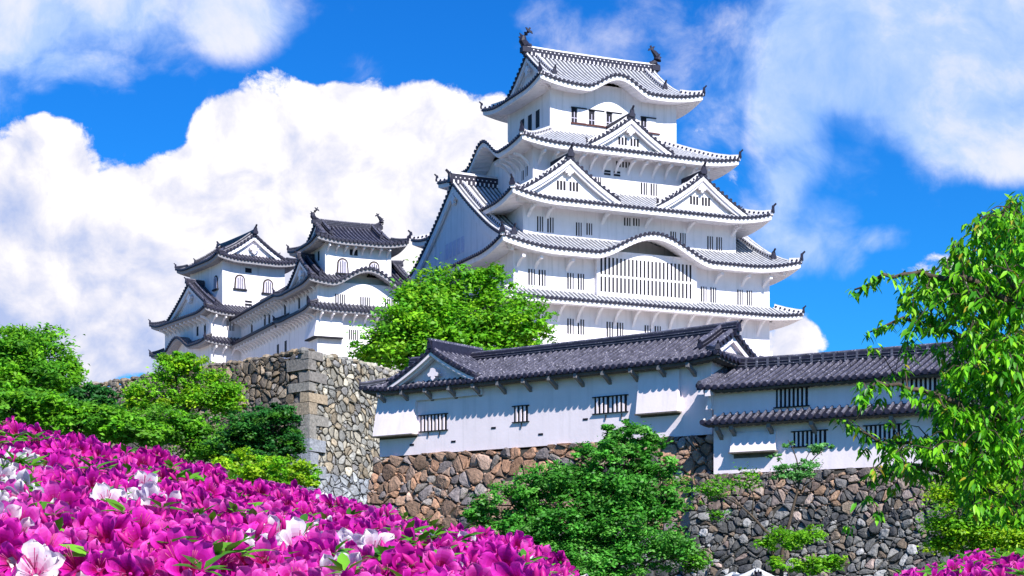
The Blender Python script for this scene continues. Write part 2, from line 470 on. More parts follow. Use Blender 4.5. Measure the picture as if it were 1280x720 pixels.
    def rake(self, mb, orn=0.8, barge=0.55, kudari=True, ends=(0, 1), lower=0.15, only=None):
        """gable rakes: tile ends along the slope edge, bargeboard, descending ridge with its end tile"""
        st = self.style
        for f in self.longs:
            if only and f != only: continue
            L = self.F[f][3]
            for e in (0, 1):
                if (e if f in ('front', 'left') else 1 - e) not in ends: continue
                gg = self.g if self.kind == 'irimoya' else 0.0
                s = gg if e == 0 else L - gg; sg = 1 if e == 0 else -1
                o, sd_, td, _ = self.F[f]
                outd = (self.fr.u * sd_[0] + self.fr.v * sd_[1]) * (-sg)
                t0 = gg if self.kind == 'irimoya' else 0.0
                n = 14
                P_ = lambda ds, t, dz: Vector(self.pt(f, s + sg * ds, t, self.z(f, s, t) + dz))
                ts = [t0 + (self.T - t0) * i / n for i in range(n + 1)]
                mb.sweep([P_(0.12, t, 0.02) for t in ts], 0.22, 0.0, 0.18, 2)
                mb.sweep([P_(0.22, t, -0.16) for t in ts], 0.26, 0.0, barge, 3)
                mb.sweep([P_(0.2 if self.rec < 0.32 else 0.55, t, -0.18) for t in ts], 0.22 if self.rec < 0.32 else 0.26, 0.0, barge * 1.35, 3)
                p = st['pitch']; t = t0 + p * 0.5
                while t < self.T - 0.1:
                    mb.disc(P_(-0.02, t, 0.03), outd, st['disc'] * 0.95, 0.12, 2, 8); t += p
                mb.tube([P_(0.14, t, 0.14) for t in ts], 0.13, 1, 6)
                if kudari:
                    k0 = max(t0 + lower * (self.T - t0), 0.5); ks = [k0 + (self.T - k0) * i / n for i in range(n + 1)]
                    pts = [P_(1.15 if st['light'] else 0.75, t, 0.10) for t in ks]
                    dotted(mb, pts, 0.28, 0.26, p, st)
                    d = pts[0] - pts[1]
                    ornament(mb, pts[0] + Vector((0, 0, 0.0)), (d.x, d.y), orn)
    def ridge(self, mb, w_=0.5, h=0.75, ext=0.15, horn=1.0, fishes=0.0, blocks=False):
        f = self.longs[0]; L = self.F[f][3]; st = self.style
        gg = self.g if self.kind == 'irimoya' else 0.0
        zr = self.ze + self.rise - 0.05
        A = Vector(self.pt(f, gg - ext, self.T, zr)); B = Vector(self.pt(f, L - gg + ext, self.T, zr))
        d = (B - A).normalized(); s_ = Vector((-d.y, d.x, 0))
        n = 10
        pts = [A + (B - A) * (i / n) + Vector((0, 0, 0.10 * (2 * i / n - 1) ** 4)) for i in range(n + 1)]
        mb.sweep(pts, w_, h, 0.2, 2)
        mb.tube([p + Vector((0, 0, h + 0.03)) for p in pts], w_ * 0.33, 1, 6)
        Lr = (B - A).length; p = st['pitch'] * (1.0 if not blocks else 1.55); i = 0
        t = p * 0.5
        while t < Lr:
            q = A + d * t + Vector((0, 0, 0.10 * (2 * t / Lr - 1) ** 4))
            for k in (-1, 1):
                c = q + s_ * k * (w_ * 0.5)
                if blocks:
                    mb.sweep([c + Vector((0, 0, 0.04)) - d * 0.055, c + Vector((0, 0, 0.04)) + d * 0.055], 0.05, h - 0.02, 0.0, 1 if not st['light'] else 3)
                elif st['light']:
                    z_ = 0.14 if i % 2 else 0.42
                    mb.sweep([c + Vector((0, 0, 0.10)) - d * 0.07, c + Vector((0, 0, 0.10)) + d * 0.07], 0.06, 0.16, 0.16, 3)
                    c2_ = c + d * p * 0.5
                    mb.sweep([c2_ + Vector((0, 0, 0.46)) - d * 0.06, c2_ + Vector((0, 0, 0.46)) + d * 0.06], 0.06, 0.10, 0.0, 3)
            t += p; i += 1
        if st['light']:
            mb.sweep([q + Vector((0, 0, h - 0.06)) for q in pts], w_ + 0.10, 0.05, 0.0, 3)
        else:
            for zz in (0.30, 0.62): mb.sweep([q + Vector((0, 0, h * zz)) for q in pts], w_ + 0.06, 0.03, 0.0, 1)
        for q, dd in ((A, -d), (B, d)):
            ornament(mb, q + dd * 0.05 + Vector((0, 0, 0.1)), (dd.x, dd.y), horn, horn=(fishes == 0))
        return A + Vector((0, 0, h)), B + Vector((0, 0, h)), d
    def gable(self, mb, e, zbase=None, m=3, windows=False, pend=0.9):
        """plastered gable wall at end e with trim and pendant"""
        f = self.longs[0]; L = self.F[f][3]
        W = self.b1 - self.b0 if self.axis == 'a' else self.a1 - self.a0
        gg = (self.g if self.kind == 'irimoya' else 0.0) + self.rec - 0.05
        s = gg if e == 0 else L - gg
        if zbase is None: x_ = max(gg - 0.25, 0.05) / self.T; zbase = self.ze + self.rise * ((1 - self.c) * x_ + self.c * x_ * x_) - 0.1
        n = 16; top = []; pts = []
        sgn = 1 if e == 0 else -1
        for i in range(-n, n + 1):
            t = self.T * (1 - abs(i) / n)
            z = self.ze + self.rise * ((1 - self.c) * t / self.T + self.c * (t / self.T) ** 2) - 0.2
            tt = self.T + (self.T * i / n)
            top.append((tt, z))
        for i in range(len(top) - 1):
            (t1, z1), (t2, z2) = top[i], top[i + 1]
            if max(z1, z2) <= zbase: continue
            z1 = max(z1, zbase); z2 = max(z2, zbase)
            P_ = lambda t, z: self.pt(f, s, t, z)
            mb.quad(P_(t1, zbase), P_(t2, zbase), P_(t2, z2), P_(t1, z1), m)
        zr = self.ze + self.rise
        # pendant under the peak
        o, sd_, td, _ = self.F[f]
        outd = (self.fr.u * sd_[0] + self.fr.v * sd_[1]) * (-sgn); side = self.fr.u * td[0] + self.fr.v * td[1]
        c = Vector(self.pt(f, s - sgn * (self.rec - 0.25), self.T, zr - 0.75 - pend))
        prof = [(0, -0.55), (0.28, -0.3), (0.22, -0.1), (0.5, 0.0), (0.62, 0.25), (0.3, 0.3), (0.22, 0.6), (-0.22, 0.6), (-0.3, 0.3), (-0.62, 0.25), (-0.5, 0.0), (-0.22, -0.1), (-0.28, -0.3)]
        k = len(prof)
        vs = [tuple(c + side * x * pend + Vector((0, 0, zz * pend)) + outd * o_ * 0.15) for o_ in (-1, 1) for x, zz in prof]
        mb.add(vs, [tuple(range(k)), tuple(range(2 * k - 1, k - 1, -1))] + [(i, (i + 1) % k, k + (i + 1) % k, k + i) for i in range(k)], 3)
        return zbase

def make_roof(parent, roof, hips=('fl', 'fr', 'bl', 'br'), ridge_kw=None, gables=(0, 1), rake_kw=None, fish_h=0.0, hip_kw=None, fish_label=None):
    mb = MB(); roof.tiles(mb)
    o = mb.build('roof', roof.style['mats'], parent)
    mb = MB(); roof.eave(mb); mb.build('eave', roof.style['mats'], o)
    for c in hips or ():
        mb = MB(); roof.hips(mb, (c,), **(hip_kw or {})); mb.build('hip_ridge', roof.style['mats'], o)
    if roof.kind != 'skirt':
        kw = dict(rake_kw or {}); ends = kw.pop('ends', (0, 1))
        for f in roof.longs:
            for e in ends:
                mb = MB(); roof.rake(mb, ends=(e,), only=f, **kw); mb.build('rake', roof.style['mats'], o)
        mb = MB()
        A, B, d = roof.ridge(mb, **(ridge_kw or {}))
        for e in gables:
            g = MB(); roof.gable(g, e); g.build('gable_wall', roof.style['mats'], o)
        if fish_h:
            for p, dd in ((A, d), (B, -d)):
                fm = MB(); fish(fm, p - Vector((0, 0, 0.05)) + dd * 0.1, dd, fish_h); fm.build('fish_ornament', roof.style['mats'], o)
        mb.build('ridge', roof.style['mats'], o)
    return o

def dormer(parent, roof, f, sc, half, zt, zb, t0, t1, c=0.22, style=None, orn=0.9, wins=True, over=0.55):
    """triangular dormer gable standing on a roof face"""
    st = style or roof.style
    fr = roof.fr
    o_, sd_, td, L = roof.F[f]
    outd = fr.u * (-td[0]) + fr.v * (-td[1])
    side = fr.u * sd_[0] + fr.v * sd_[1]
    mb = MB(); p = st['pitch']
    def zd(x):
        q = 1 - abs(x) / half
        return zb + (zt - zb) * ((1 - c) * q + c * q * q)
    P_ = lambda x, t, dz=0.0: Vector(roof.pt(f, sc + x, t, zd(x) + dz))
    n = int((t1 - (t0 - over)) / p) + 1
    K_ = 14
    for sg in (-1, 1):
        prev = None
        for i in range(n):
            for j, (of, h) in enumerate(RIPPLE):
                t = t0 - over + (i + of) * p
                row = [P_(sg * half * (1 - k / K_), t, h * st['ribh'] + (st['step'] if st['step'] and k % 2 else 0)) for k in range(K_ + 1)]
                b = len(mb.v); mb.v.extend(row)
                if prev is not None:
                    for k in range(K_):
                        q = (prev[0] + k, b + k, b + k + 1, prev[0] + k + 1)
                        mb.f.append(q if sg < 0 else q[::-1]); mb.m.append(1 if prev[1] in (1, 2, 3, 4) else 0)
                prev = (b, j)
    root = mb.build('dormer_gable', st['mats'], parent)
    mb = MB()
    for sg in (-1, 1):
        xs = [sg * half * (1.0 - k / K_) for k in range(K_ + 1)]
        tt = t0 - over
        big = 1.0 if st['light'] else 0.42
        mb.sweep([P_(x, tt + 0.06, 0.03) for x in xs], 0.20, 0.0, 0.16, 2, side=outd)
        mb.sweep([P_(x, tt + 0.10, -0.13) for x in xs], 0.18, 0.0, 0.42 * big, 3, side=outd)
        mb.sweep([P_(x, tt + 0.32, -0.13) for x in xs], 0.26, 0.0, 0.70 * big, 3, side=outd)
        d = p * 0.5
        while d < half - 0.1:
            mb.disc(P_(sg * d, tt - 0.02, 0.05), outd, st['disc'] * 0.95, 0.12, 2, 8); d += p
        if st['light']:
            pts = [P_(x, tt + 0.75, 0.08) for x in xs[1:]]
            dotted(mb, pts, 0.24, 0.24, p, st)
            dd = pts[0] - pts[1]
            ornament(mb, pts[0], (dd.x, dd.y), orn * 0.55)
        else:
            mb.tube([P_(x, tt + 0.2, 0.10) for x in xs], 0.10, 1, 6)
    A = P_(0, t0 - over - 0.05, 0.0); B = P_(0, t1, 0.0)
    mb.sweep([A, B], 0.36, 0.42, 0.1, 2)
    mb.tube([A + Vector((0, 0, 0.45)), B + Vector((0, 0, 0.45))], 0.13, 1, 6)
    ornament(mb, A + Vector((0, 0, 0.05)), (outd.x, outd.y), orn)
    mb.build('ridge', st['mats'], root)
    # front wall
    mb = MB(); xs = [half * (k / 10 - 1) for k in range(21)]
    for a, b in zip(xs[:-1], xs[1:]):
        za, zb_ = zd(a) - 0.1, zd(b) - 0.1; zlo = zb - 0.9
        mb.quad(roof.pt(f, sc + a, t0 + 0.12, zlo), roof.pt(f, sc + b, t0 + 0.12, zlo), roof.pt(f, sc + b, t0 + 0.12, zb_), roof.pt(f, sc + a, t0 + 0.12, za), 3)
    pend = 0.62 if st['light'] else 0.5
    cpt = Vector(roof.pt(f, sc, t0 - over + 0.30, zt - 1.0 - pend * 0.55))
    prof = [(0, -0.6), (0.26, -0.35), (0.22, -0.12), (0.55, -0.15), (0.72, 0.12), (0.42, 0.3), (0.25, 0.7), (-0.25, 0.7), (-0.42, 0.3), (-0.72, 0.12), (-0.55, -0.15), (-0.22, -0.12), (-0.26, -0.35)]
    k = len(prof)
    vs = [tuple(cpt + side * x * pend + Vector((0, 0, z * pend)) + outd * q * 0.12) for q in (-1, 1) for x, z in prof]
    mb.add(vs, [tuple(range(k)), tuple(range(2 * k - 1, k - 1, -1))] + [(i, (i + 1) % k, k + (i + 1) % k, k + i) for i in range(k)], 3)
    mb.build('gable_wall', st['mats'], root)
    if wins:
        for x in (-0.65, 0.65):
            mb = MB()
            for k in (-1, 0, 1):
                q0, q1 = sc + x + k * 0.34 - 0.11, sc + x + k * 0.34 + 0.11
                zz0, zz1 = zb + (zt - zb) * 0.16, zb + (zt - zb) * 0.40
                ps = [roof.pt(f, q, tq, zq) for zq in (zz0, zz1) for q, tq in ((q0, t0 + 0.09), (q1, t0 + 0.09), (q1, t0 + 0.16), (q0, t0 + 0.16))]
                mb.box8(ps, 0)
            mb.build('window', [M_black], root)
    return root

def wall_box(parent, fr, a0, a1, b0, b1, z0, z1, m, name='wall', batter=0.0):
    mb = MB()
    k = batter
    mb.box8([fr(a0 - k, b0 - k, z0), fr(a1 + k, b0 - k, z0), fr(a1 + k, b1 + k, z0), fr(a0 - k, b1 + k, z0),
             fr(a0, b0, z1), fr(a1, b0, z1), fr(a1, b1, z1), fr(a0, b1, z1)])
    return mb.build(name, m, parent)

def on_face(fr, f, c):       # returns fn(s, out, z) for a wall plane: f = 'front' (b = c) or 'left' (a = c)
    if f == 'front': return lambda s, o, z: fr(s, c - o, z)
    return lambda s, o, z: fr(c - o, s, z)

def slat_window(parent, P_, s, z, w_, h, slots, bars, dark=M_black, sill=None, frame_m=None):
    """a recessed opening with upright plastered bars"""
    mb = MB()
    def bx(s0, s1, o0, o1, z0, z1, m):
        mb.box8([P_(s0, o1, z0), P_(s1, o1, z0), P_(s1, o0, z0), P_(s0, o0, z0), P_(s0, o1, z1), P_(s1, o1, z1), P_(s1, o0, z1), P_(s0, o0, z1)], m)
    bx(s - w_ / 2, s + w_ / 2, -0.05, 0.012, z - h / 2, z + h / 2, 0)
    bw = w_ / (2 * slots - 1)
    for i in range(slots - 1):
        x = s - w_ / 2 + bw * (2 * i + 1)
        bx(x + 0.1 * bw, x + bw * 0.9, 0.005, 0.06, z - h / 2 - 0.01, z + h / 2 + 0.01, 1)
    if frame_m is not None:
        for (s0, s1, z0, z1) in ((s - w_ / 2 - 0.09, s + w_ / 2 + 0.09, z + h / 2 + 0.004, z + h / 2 + 0.05), (s - w_ / 2 - 0.09, s + w_ / 2 + 0.09, z - h / 2 - 0.05, z - h / 2 - 0.004)):
            bx(s0, s1, 0.0, 0.10, z0, z1, 2)
    o = mb.build('window', [dark, bars, frame_m or dark], parent)
    return o

def brackets(parent, P_, ss, zs, reach, m, drop=1.2, wd=0.22, bow=0.35, name='bracket'):
    for s in ss:
        mb = MB()
        pts = []
        for i in range(6):
            q = i / 5
            pts.append(Vector(P_(s, reach * q ** 1.0 * (0.75 + 0.25 * q), zs - drop * (1 - q) ** 2 * 1.0 - 0.02)))
        mb.sweep(pts, wd, 0.0, 0.26, 0)
        mb.build(name, m, parent)

def arch_window(parent, P_, s, z, w_, h):            # bell-shaped window with a dark lacquered frame and sill
    mb = MB()
    def prof(k):
        r = []
        for i in range(13):
            q = i / 12
            x = math.cos(math.pi * q); y = math.sin(math.pi * q)
            r.append((x * w_ / 2 * k * (1.0), h * 0.12 + abs(y) ** 0.8 * h * 0.40 * k))
        return [(w_ / 2 * k * 1.12, -h / 2)] + r + [(-w_ / 2 * k * 1.12, -h / 2)]
    def plate(k, o0, o1, m):
        pr = prof(k); n = len(pr)
        vs = [P_(s + x, o, z + y) for o in (o0, o1) for x, y in pr]
        mb.add(vs, [tuple(range(n)), tuple(range(2 * n - 1, n - 1, -1))] + [(i, (i + 1) % n, n + (i + 1) % n, n + i) for i in range(n)], m)
    plate(1.28, -0.02, 0.06, 0); plate(1.1, -0.02, 0.075, 2); plate(0.95, -0.02, 0.09, 1)
    def bx(s0, s1, o0, o1, z0, z1, m):
        mb.box8([P_(s0, o1, z0), P_(s1, o1, z0), P_(s1, o0, z0), P_(s0, o0, z0), P_(s0, o1, z1), P_(s1, o1, z1), P_(s1, o0, z1), P_(s0, o0, z1)], m)
    for i in (-1, 0, 1): bx(s + i * w_ * 0.25 - 0.045, s + i * w_ * 0.25 + 0.045, 0.06, 0.10, z - h / 2, z + h * (0.45 if i == 0 else 0.36), 0)
    bx(s - w_ * 0.85, s + w_ * 0.85, -0.02, 0.2, z - h / 2 - 0.16, z - h / 2, 0)
    return mb.build('window', [M_black, M_winpane, M_gold], parent)
M_winpane = mat('pale_shutter', (0.62, 0.58, 0.72), 0.7, 0.1, 3)

# ================================================================== MAIN KEEP
FK = frame(0.145, 160.0, 24.2)
keep = thing('castle_keep', 'tall white five-tiered castle keep with stacked grey tiled roofs and fish ornaments', 'castle', FK(13.5, 12, 23.8))
D = 24.0
walls = [(0, 27.3, 0, D, 23.6, 32.6), (1.8, 24.6, 1.8, D - 1.8, 32.0, 38.2), (3.6, 22.7, 3.6, D - 3.6, 38.2, 43.9), (7.0, 20.9, 7.0, D - 7.0, 43.4, 50.95)]
for wv in walls: wall_box(keep, FK, *wv, M_plaster)
# lowest roof (between first and second storey)
r1 = Roof(FK, -2, 29.9, -2, D + 2, 28.1, 2.0, 1.05, 0.0, 0.35, 4, 0.42, 2.0, 'skirt', 2.0)
make_roof(keep, r1)
# second roof: great irimoya with an undulating gable on the front
r2 = Roof(FK, -2, 29.7, -2, D + 2, 32.65, 14.0, 8.5, 0.22, 0.85, 6, 0.55, 2.0, 'irimoya', axis='a', g=0.85, rec=0.5,
          karas=[('front', 15.7, 6.2, 2.2)])
make_roof(keep, r2, ridge_kw=dict(w_=0.6, h=0.9, horn=1.3), rake_kw=dict(orn=1.0, barge=0.8, lower=0.08), hip_kw=dict(orn=0.95), fish_h=0)
r3 = Roof(FK, -0.5, 27.2, -0.8, D + 0.8, 37.4, 4.4, 2.2, 0.1, 0.75, 5, 0.5, 2.6, 'skirt', 4.4)
o3 = make_roof(keep, r3, hip_kw=dict(orn=0.95))
dormer(o3, r3, 'front', 5.6 + 0.5, 5.2, 41.5, 38.0, 1.0, 5.5, orn=1.15)
dormer(o3, r3, 'front', 19.7 + 0.5, 4.9, 41.3, 38.0, 1.0, 5.5, orn=1.15)
r4 = Roof(FK, 1.5, 24.9, 1.5, D - 1.5, 43.25, 5.5, 2.7, 0.1, 0.5, 4.5, 0.5, 2.1, 'skirt', 5.5,
          karas=[('left', (D - 1.5) - 10.9, 4.0, 1.9)])
o4 = make_roof(keep, r4, hip_kw=dict(orn=0.85))
dormer(o4, r4, 'front', 13.2 - 1.5, 4.7, 46.6, 43.6, 1.0, 6.5, orn=1.05)
r5 = Roof(FK, 5.0, 22.9, 5.0, D - 5.0, 50.1, 7.0, 4.5, 0.28, 0.65, 4.5, 0.5, 2.0, 'irimoya', axis='a', g=1.7, rec=0.7,
          karas=[('front', 8.6, 3.5, 1.45)])
make_roof(keep, r5, ridge_kw=dict(w_=0.5, h=0.75, horn=0.9), rake_kw=dict(orn=0.85, barge=0.5, lower=0.2), hip_kw=dict(orn=0.8), fish_h=2.05)
# front windows
FW = {0.0: [(2.86, 26.1, 0.68, 1.4), (5.75, 25.99, 0.66, 1.4), (6.82, 25.99, 0.66, 1.4), (9.82, 25.96, 0.67, 1.4), (10.91, 25.96, 0.67, 1.4), (13.84, 25.92, 0.66, 1.35), (14.91, 25.92, 0.66, 1.35),
            (17.9, 25.9, .66, 1.35), (18.95, 25.9, .66, 1.35), (21.9, 25.9, .66, 1.35),
            (1.80, 30.23, 0.66, 1.46), (2.86, 30.23, 0.70, 1.46), (5.75, 30.16, 0.66, 1.48), (6.82, 30.17, 0.66, 1.48), (19.91, 29.98, 0.64, 1.45), (20.97, 29.98, 0.64, 1.45), (23.95, 29.98, 0.6, 1.45), (25.0, 29.98, 0.6, 1.45)],
      1.8: [(3.50, 35.58, 0.62, 1.4), (4.56, 35.58, 0.64, 1.4), (7.50, 35.45, 0.6, 1.25), (8.60, 35.55, 0.6, 1.1), (12.62, 36.6, 0.68, 0.76), (13.6, 36.65, 0.69, 0.72), (17.6, 35.55, 0.62, 1.1), (18.66, 35.5, 0.62, 1.1), (21.69, 35.36, 0.63, 1.3), (22.7, 35.36, 0.62, 1.3)],
      3.6: [(13.11, 42.5, 1.5, 0.55), (10.44, 40.5, 0.62, 1.0), (15.40, 40.4, 0.70, 1.15), (16.46, 40.4, 0.70, 1.15)]}
for b, L in FW.items():
    P_ = on_face(FK, 'front', b)
    for (a, z, w_, h) in L: slat_window(keep, P_, a, z, w_, h, 3 if w_ < 1 else 5, M_plaster)
P_ = on_face(FK, 'front', 3.6)
for a in (11.42, 12.46):
    mb = MB()
    for dz in (-0.14, 0.14): mb.box8([P_(a - .34, .05, 41.54 + dz - .09), P_(a + .34, .05, 41.54 + dz - .09), P_(a + .34, -.02, 41.54 + dz - .09), P_(a - .34, -.02, 41.54 + dz - .09),
                                      P_(a - .34, .05, 41.54 + dz + .09), P_(a + .34, .05, 41.54 + dz + .09), P_(a + .34, -.02, 41.54 + dz + .09), P_(a - .34, -.02, 41.54 + dz + .09)])
    mb.build('vent', M_black, keep)
# top-storey windows: narrow dark opening, shutter slid open on the right, dark head and sill rails
def bxp(mb, P_, s0, s1, o0, o1, z0, z1, m=0):
    mb.box8([P_(s0, o1, z0), P_(s1, o1, z0), P_(s1, o0, z0), P_(s0, o0, z0), P_(s0, o1, z1), P_(s1, o1, z1), P_(s1, o0, z1), P_(s0, o0, z1)], m)
P_ = on_face(FK, 'front', 7.0)
for (a, z) in ((9.58, 47.72), (11.47, 47.70), (13.39, 47.70), (17.20, 47.66)):
    mb = MB()
    bxp(mb, P_, a - 0.3, a + 0.3, -0.05, 0.012, z - 0.72, z + 0.72, 0)
    bxp(mb, P_, a - 0.03, a + 0.03, 0.0, 0.05, z - 0.72, z + 0.3, 1)
    bxp(mb, P_, a - 0.28, a + 0.28, 0.0, 0.05, z - 0.33, z - 0.27, 1)
    bxp(mb, P_, a + 0.34, a + 1.3, 0.0, 0.07, z - 0.7, z + 0.64, 2)
    bxp(mb, P_, a - 0.34, a + 1.36, 0.0, 0.14, z + 0.66, z + 0.75, 0)
    mb.build('window', [M_black, M_winpane, M_plaster], keep)
mb = MB(); bxp(mb, P_, 9.2, 14.6, 0.0, 0.16, 46.84, 46.95); bxp(mb, P_, 16.8, 19.0, 0.0, 0.16, 46.8, 46.91); mb.build('sill_rail', M_woodk, keep)
P_ = on_face(FK, 'left', 7.0)
for b in (9.8, 11.6, 13.4):
    mb = MB(); bxp(mb, P_, b - 0.42, b + 0.42, -0.05, 0.015, 46.9, 48.6, 0); bxp(mb, P_, b + 0.45, b + 0.85, 0, 0.06, 46.9, 48.6, 2)
    mb.build('window', [M_black, M_winpane, M_plaster], keep)
P_ = on_face(FK, 'left', 3.6)
for b, z in ((5.0, 41.2), (5.9, 41.0)): slat_window(keep, P_, b, z, 0.5, 0.9, 2, M_plaster)
# great lattice window under the undulating gable
P_ = on_face(FK, 'front', 0.0)
mb = MB()
bxp(mb, P_, 8.25, 18.9, -0.1, 0.45, 28.9, 33.2, 1)
bay = mb.build('lattice_bay', [M_black, M_plaster], keep)
P2 = on_face(FK, 'front', -0.45)
mb = MB()
N = 24; pw = 9.9 / N
for i in range(N):
    x = 8.62 + pw * i
    bxp(mb, P2, x, x + pw * 0.46, -0.05, 0.012, 29.35, 30.75, 0)
    bxp(mb, P2, x, x + pw * 0.46, -0.05, 0.012, 30.95, 32.55, 0)
mb.build('lattice', [M_black], bay)
# brackets under the lowest eaves, small struts under the others
P_ = on_face(FK, 'front', 0.0)
brackets(keep, P_, [0.6 + 1.95 * i for i in range(14)], 27.95, 1.75, M_plaster, 1.35, 0.26)
P_ = on_face(FK, 'front', 3.6)
brackets(keep, P_, [4.2 + 1.35 * i for i in range(14)], 42.72, 1.5, M_plaster, 0.95, 0.22)
P_ = on_face(FK, 'left', 3.6)
brackets(keep, P_, [4.4 + 1.1 * i for i in range(5)], 42.72, 1.6, M_plaster, 0.95, 0.2)
P_ = on_face(FK, 'front', 1.8)
brackets(keep, P_, [2.3, 4.2, 10.0, 14.6, 19.2, 24.2], 37.1, 1.5, M_plaster, 0.7, 0.3)
P_ = on_face(FK, 'front', 0.0)
brackets(keep, P_, [0.4, 2.2, 5.4, 21.2, 24.2, 26.6], 32.0, 1.4, M_plaster, 0.7, 0.3)
# bracing and trim on the big west gable
mb = MB()
Pg = on_face(FK, 'left', -2 + 0.85 + 0.45)
for b in (10.3, 11.3, 12.3, 13.3, 14.3): bxp(mb, Pg, b - 0.35, b + 0.35, 0.0, 0.05, 34.2, 35.7, 0)
mb.build('gable_panel', [M_winpane], keep)
wall_box(keep, FK, -0.25, 27.5, -0.25, D + 0.25, 23.2, 24.9, M_plaster, 'plinth')
mb = MB(); P_ = on_face(FK, 'front', -0.25); bxp(mb, P_, 22.5, 27.2, 0, 0.2, 24.0, 24.25); mb.build('drip_board', M_wood, keep)

# ================================================================== WEST SMALL KEEP with its corridor
k2 = thing('small_keep', 'smaller white castle tower with dark tiled roofs and bell-shaped windows beside the keep', 'castle', FK(-11, 14.4, 23.5))
wall_box(k2, FK, -15.4, -6.0, 10.0, 18.8, 22.5, 30.3, M_plaster)
wall_box(k2, FK, -14.3, -7.75, 11.06, 17.7, 30.0, 34.45, M_plaster)
q1 = Roof(FK, -16.6, -4.8, 8.8, 20.0, 27.6, 1.2, 0.7, 0, 0.25, 2.5, 0.3, 1.2, 'skirt', 1.2, style=MIDK)
make_roof(k2, q1, hip_kw=dict(wd=.26, h=.25, orn=.55))
q2 = Roof(FK, -16.6, -4.8, 8.8, 20.0, 30.1, 5.6, 3.0, 0.22, 0.35, 3, 0.36, 1.2, 'irimoya', axis='a', g=0.8, rec=0.6, karas=[('front', 5.9, 3.6, 1.5)], style=MIDK)
make_roof(k2, q2, ridge_kw=dict(w_=.36, h=.45, horn=.7), rake_kw=dict(orn=.6, barge=.4, lower=.12), hip_kw=dict(wd=.28, h=.26, orn=.6))
q3 = Roof(FK, -15.5, -6.5, 9.86, 18.9, 34.2, 4.5, 2.3, 0.25, 0.4, 3, 0.36, 1.2, 'irimoya', axis='a', g=1.25, rec=0.45, style=MIDK)
make_roof(k2, q3, ridge_kw=dict(w_=.36, h=.42, horn=.6), rake_kw=dict(orn=.6, barge=.3, lower=.18), hip_kw=dict(wd=.28, h=.26, orn=.6), fish_h=1.25)
P_ = on_face(FK, 'front', 11.06)
arch_window(k2, P_, -12.6, 32.0, 0.85, 1.25); arch_window(k2, P_, -9.48, 31.95, 0.85, 1.25)
slat_window(k2, P_, -11.5, 33.4, 0.78, 0.55, 1, M_plaster)
P_ = on_face(FK, 'front', 10.0)
slat_window(k2, P_, -13.2, 28.7, 0.95, 1.0, 5, M_plaster); slat_window(k2, P_, -10.75, 28.6, 0.95, 1.0, 5, M_plaster); slat_window(k2, P_, -8.3, 28.6, 0.95, 1.0, 5, M_plaster)
slat_window(k2, P_, -11.9, 25.5, 0.9, 0.95, 5, M_plaster)
brackets(k2, P_, [-15.2 + 1.1 * i for i in range(9)], 27.4, 1.0, M_plaster, 0.7, .16)
brackets(k2, on_face(FK, 'front', 11.06), [-14.1 + 0.85 * i for i in range(8)], 33.95, 0.9, M_plaster, 0.55, .14)
mb = MB()
mb.box8([FK(-15.9, 9.4, 25.1), FK(-13.0, 9.4, 25.1), FK(-13.0, 12.5, 25.1), FK(-15.9, 12.5, 25.1), FK(-15.45, 9.95, 27.0), FK(-13.0, 9.95, 27.0), FK(-13.0, 12.5, 27.0), FK(-15.45, 12.5, 27.0)], 0)
mb.fbox(FK, -15.85, -13.05, 9.45, 12.5, 24.98, 25.098, 1)
mb.build('stone_drop_bay', [M_plaster, M_black], k2)
P_ = on_face(FK, 'left', -14.3)
slat_window(k2, P_, 13.0, 33.2, 0.5, 0.9, 1, M_plaster)

corr = thing('corridor_tower', 'long two-storey white gallery in shade linking the two small towers', 'gallery', FK(-12, 28, 23.5))
wall_box(corr, FK, -15.41, -10.0, 18.9, 37.0, 22.5, 30.7, M_plaster)
c1_ = Roof(FK, -16.6, -8.8, 20.0, 38.5, 27.75, 1.2, 0.7, 0, 0.0, 2, 0.3, 1.2, 'skirt', 1.2, style=MIDK, faces=('left',))
make_roof(corr, c1_, hips=())
c2_ = Roof(FK, -16.6, -8.8, 19.6, 37.8, 30.45, 3.9, 2.2, 0.15, 0.0, 2, 0.34, 1.2, 'gable', axis='b', rec=0.4, style=MIDK, faces=('left', 'right'))
make_roof(corr, c2_, hips=(), ridge_kw=dict(w_=.34, h=.4, horn=.5), gables=(), rake_kw=dict(ends=()))
P_ = on_face(FK, 'left', -15.41)
for b in (13.0, 15.6): slat_window(k2, on_face(FK, 'left', -15.4), b, 29.1, 0.55, 1.1, 1, M_plaster)
for b in (20.2, 25.6, 27.2, 32.0): slat_window(corr, P_, b, 29.2, 0.62, 1.1, 1, M_plaster)
for b in (20.0, 22.6): slat_window(corr, P_, b, 25.5, 0.7, 1.2, 1, M_plaster)
for (zz, L0, pr, n_) in ((27.5, 10.6, k2, 8), (30.2, 10.6, k2, 8)):
    brackets(pr, on_face(FK, 'left', -15.4), [L0 + 1.1 * i for i in range(n_)], zz, 1.0, M_plaster, 0.6, .16)
for zz in (27.5, 30.2): brackets(corr, P_, [19.6 + 1.1 * i for i in range(15)], zz, 1.0, M_plaster, 0.6, .16)

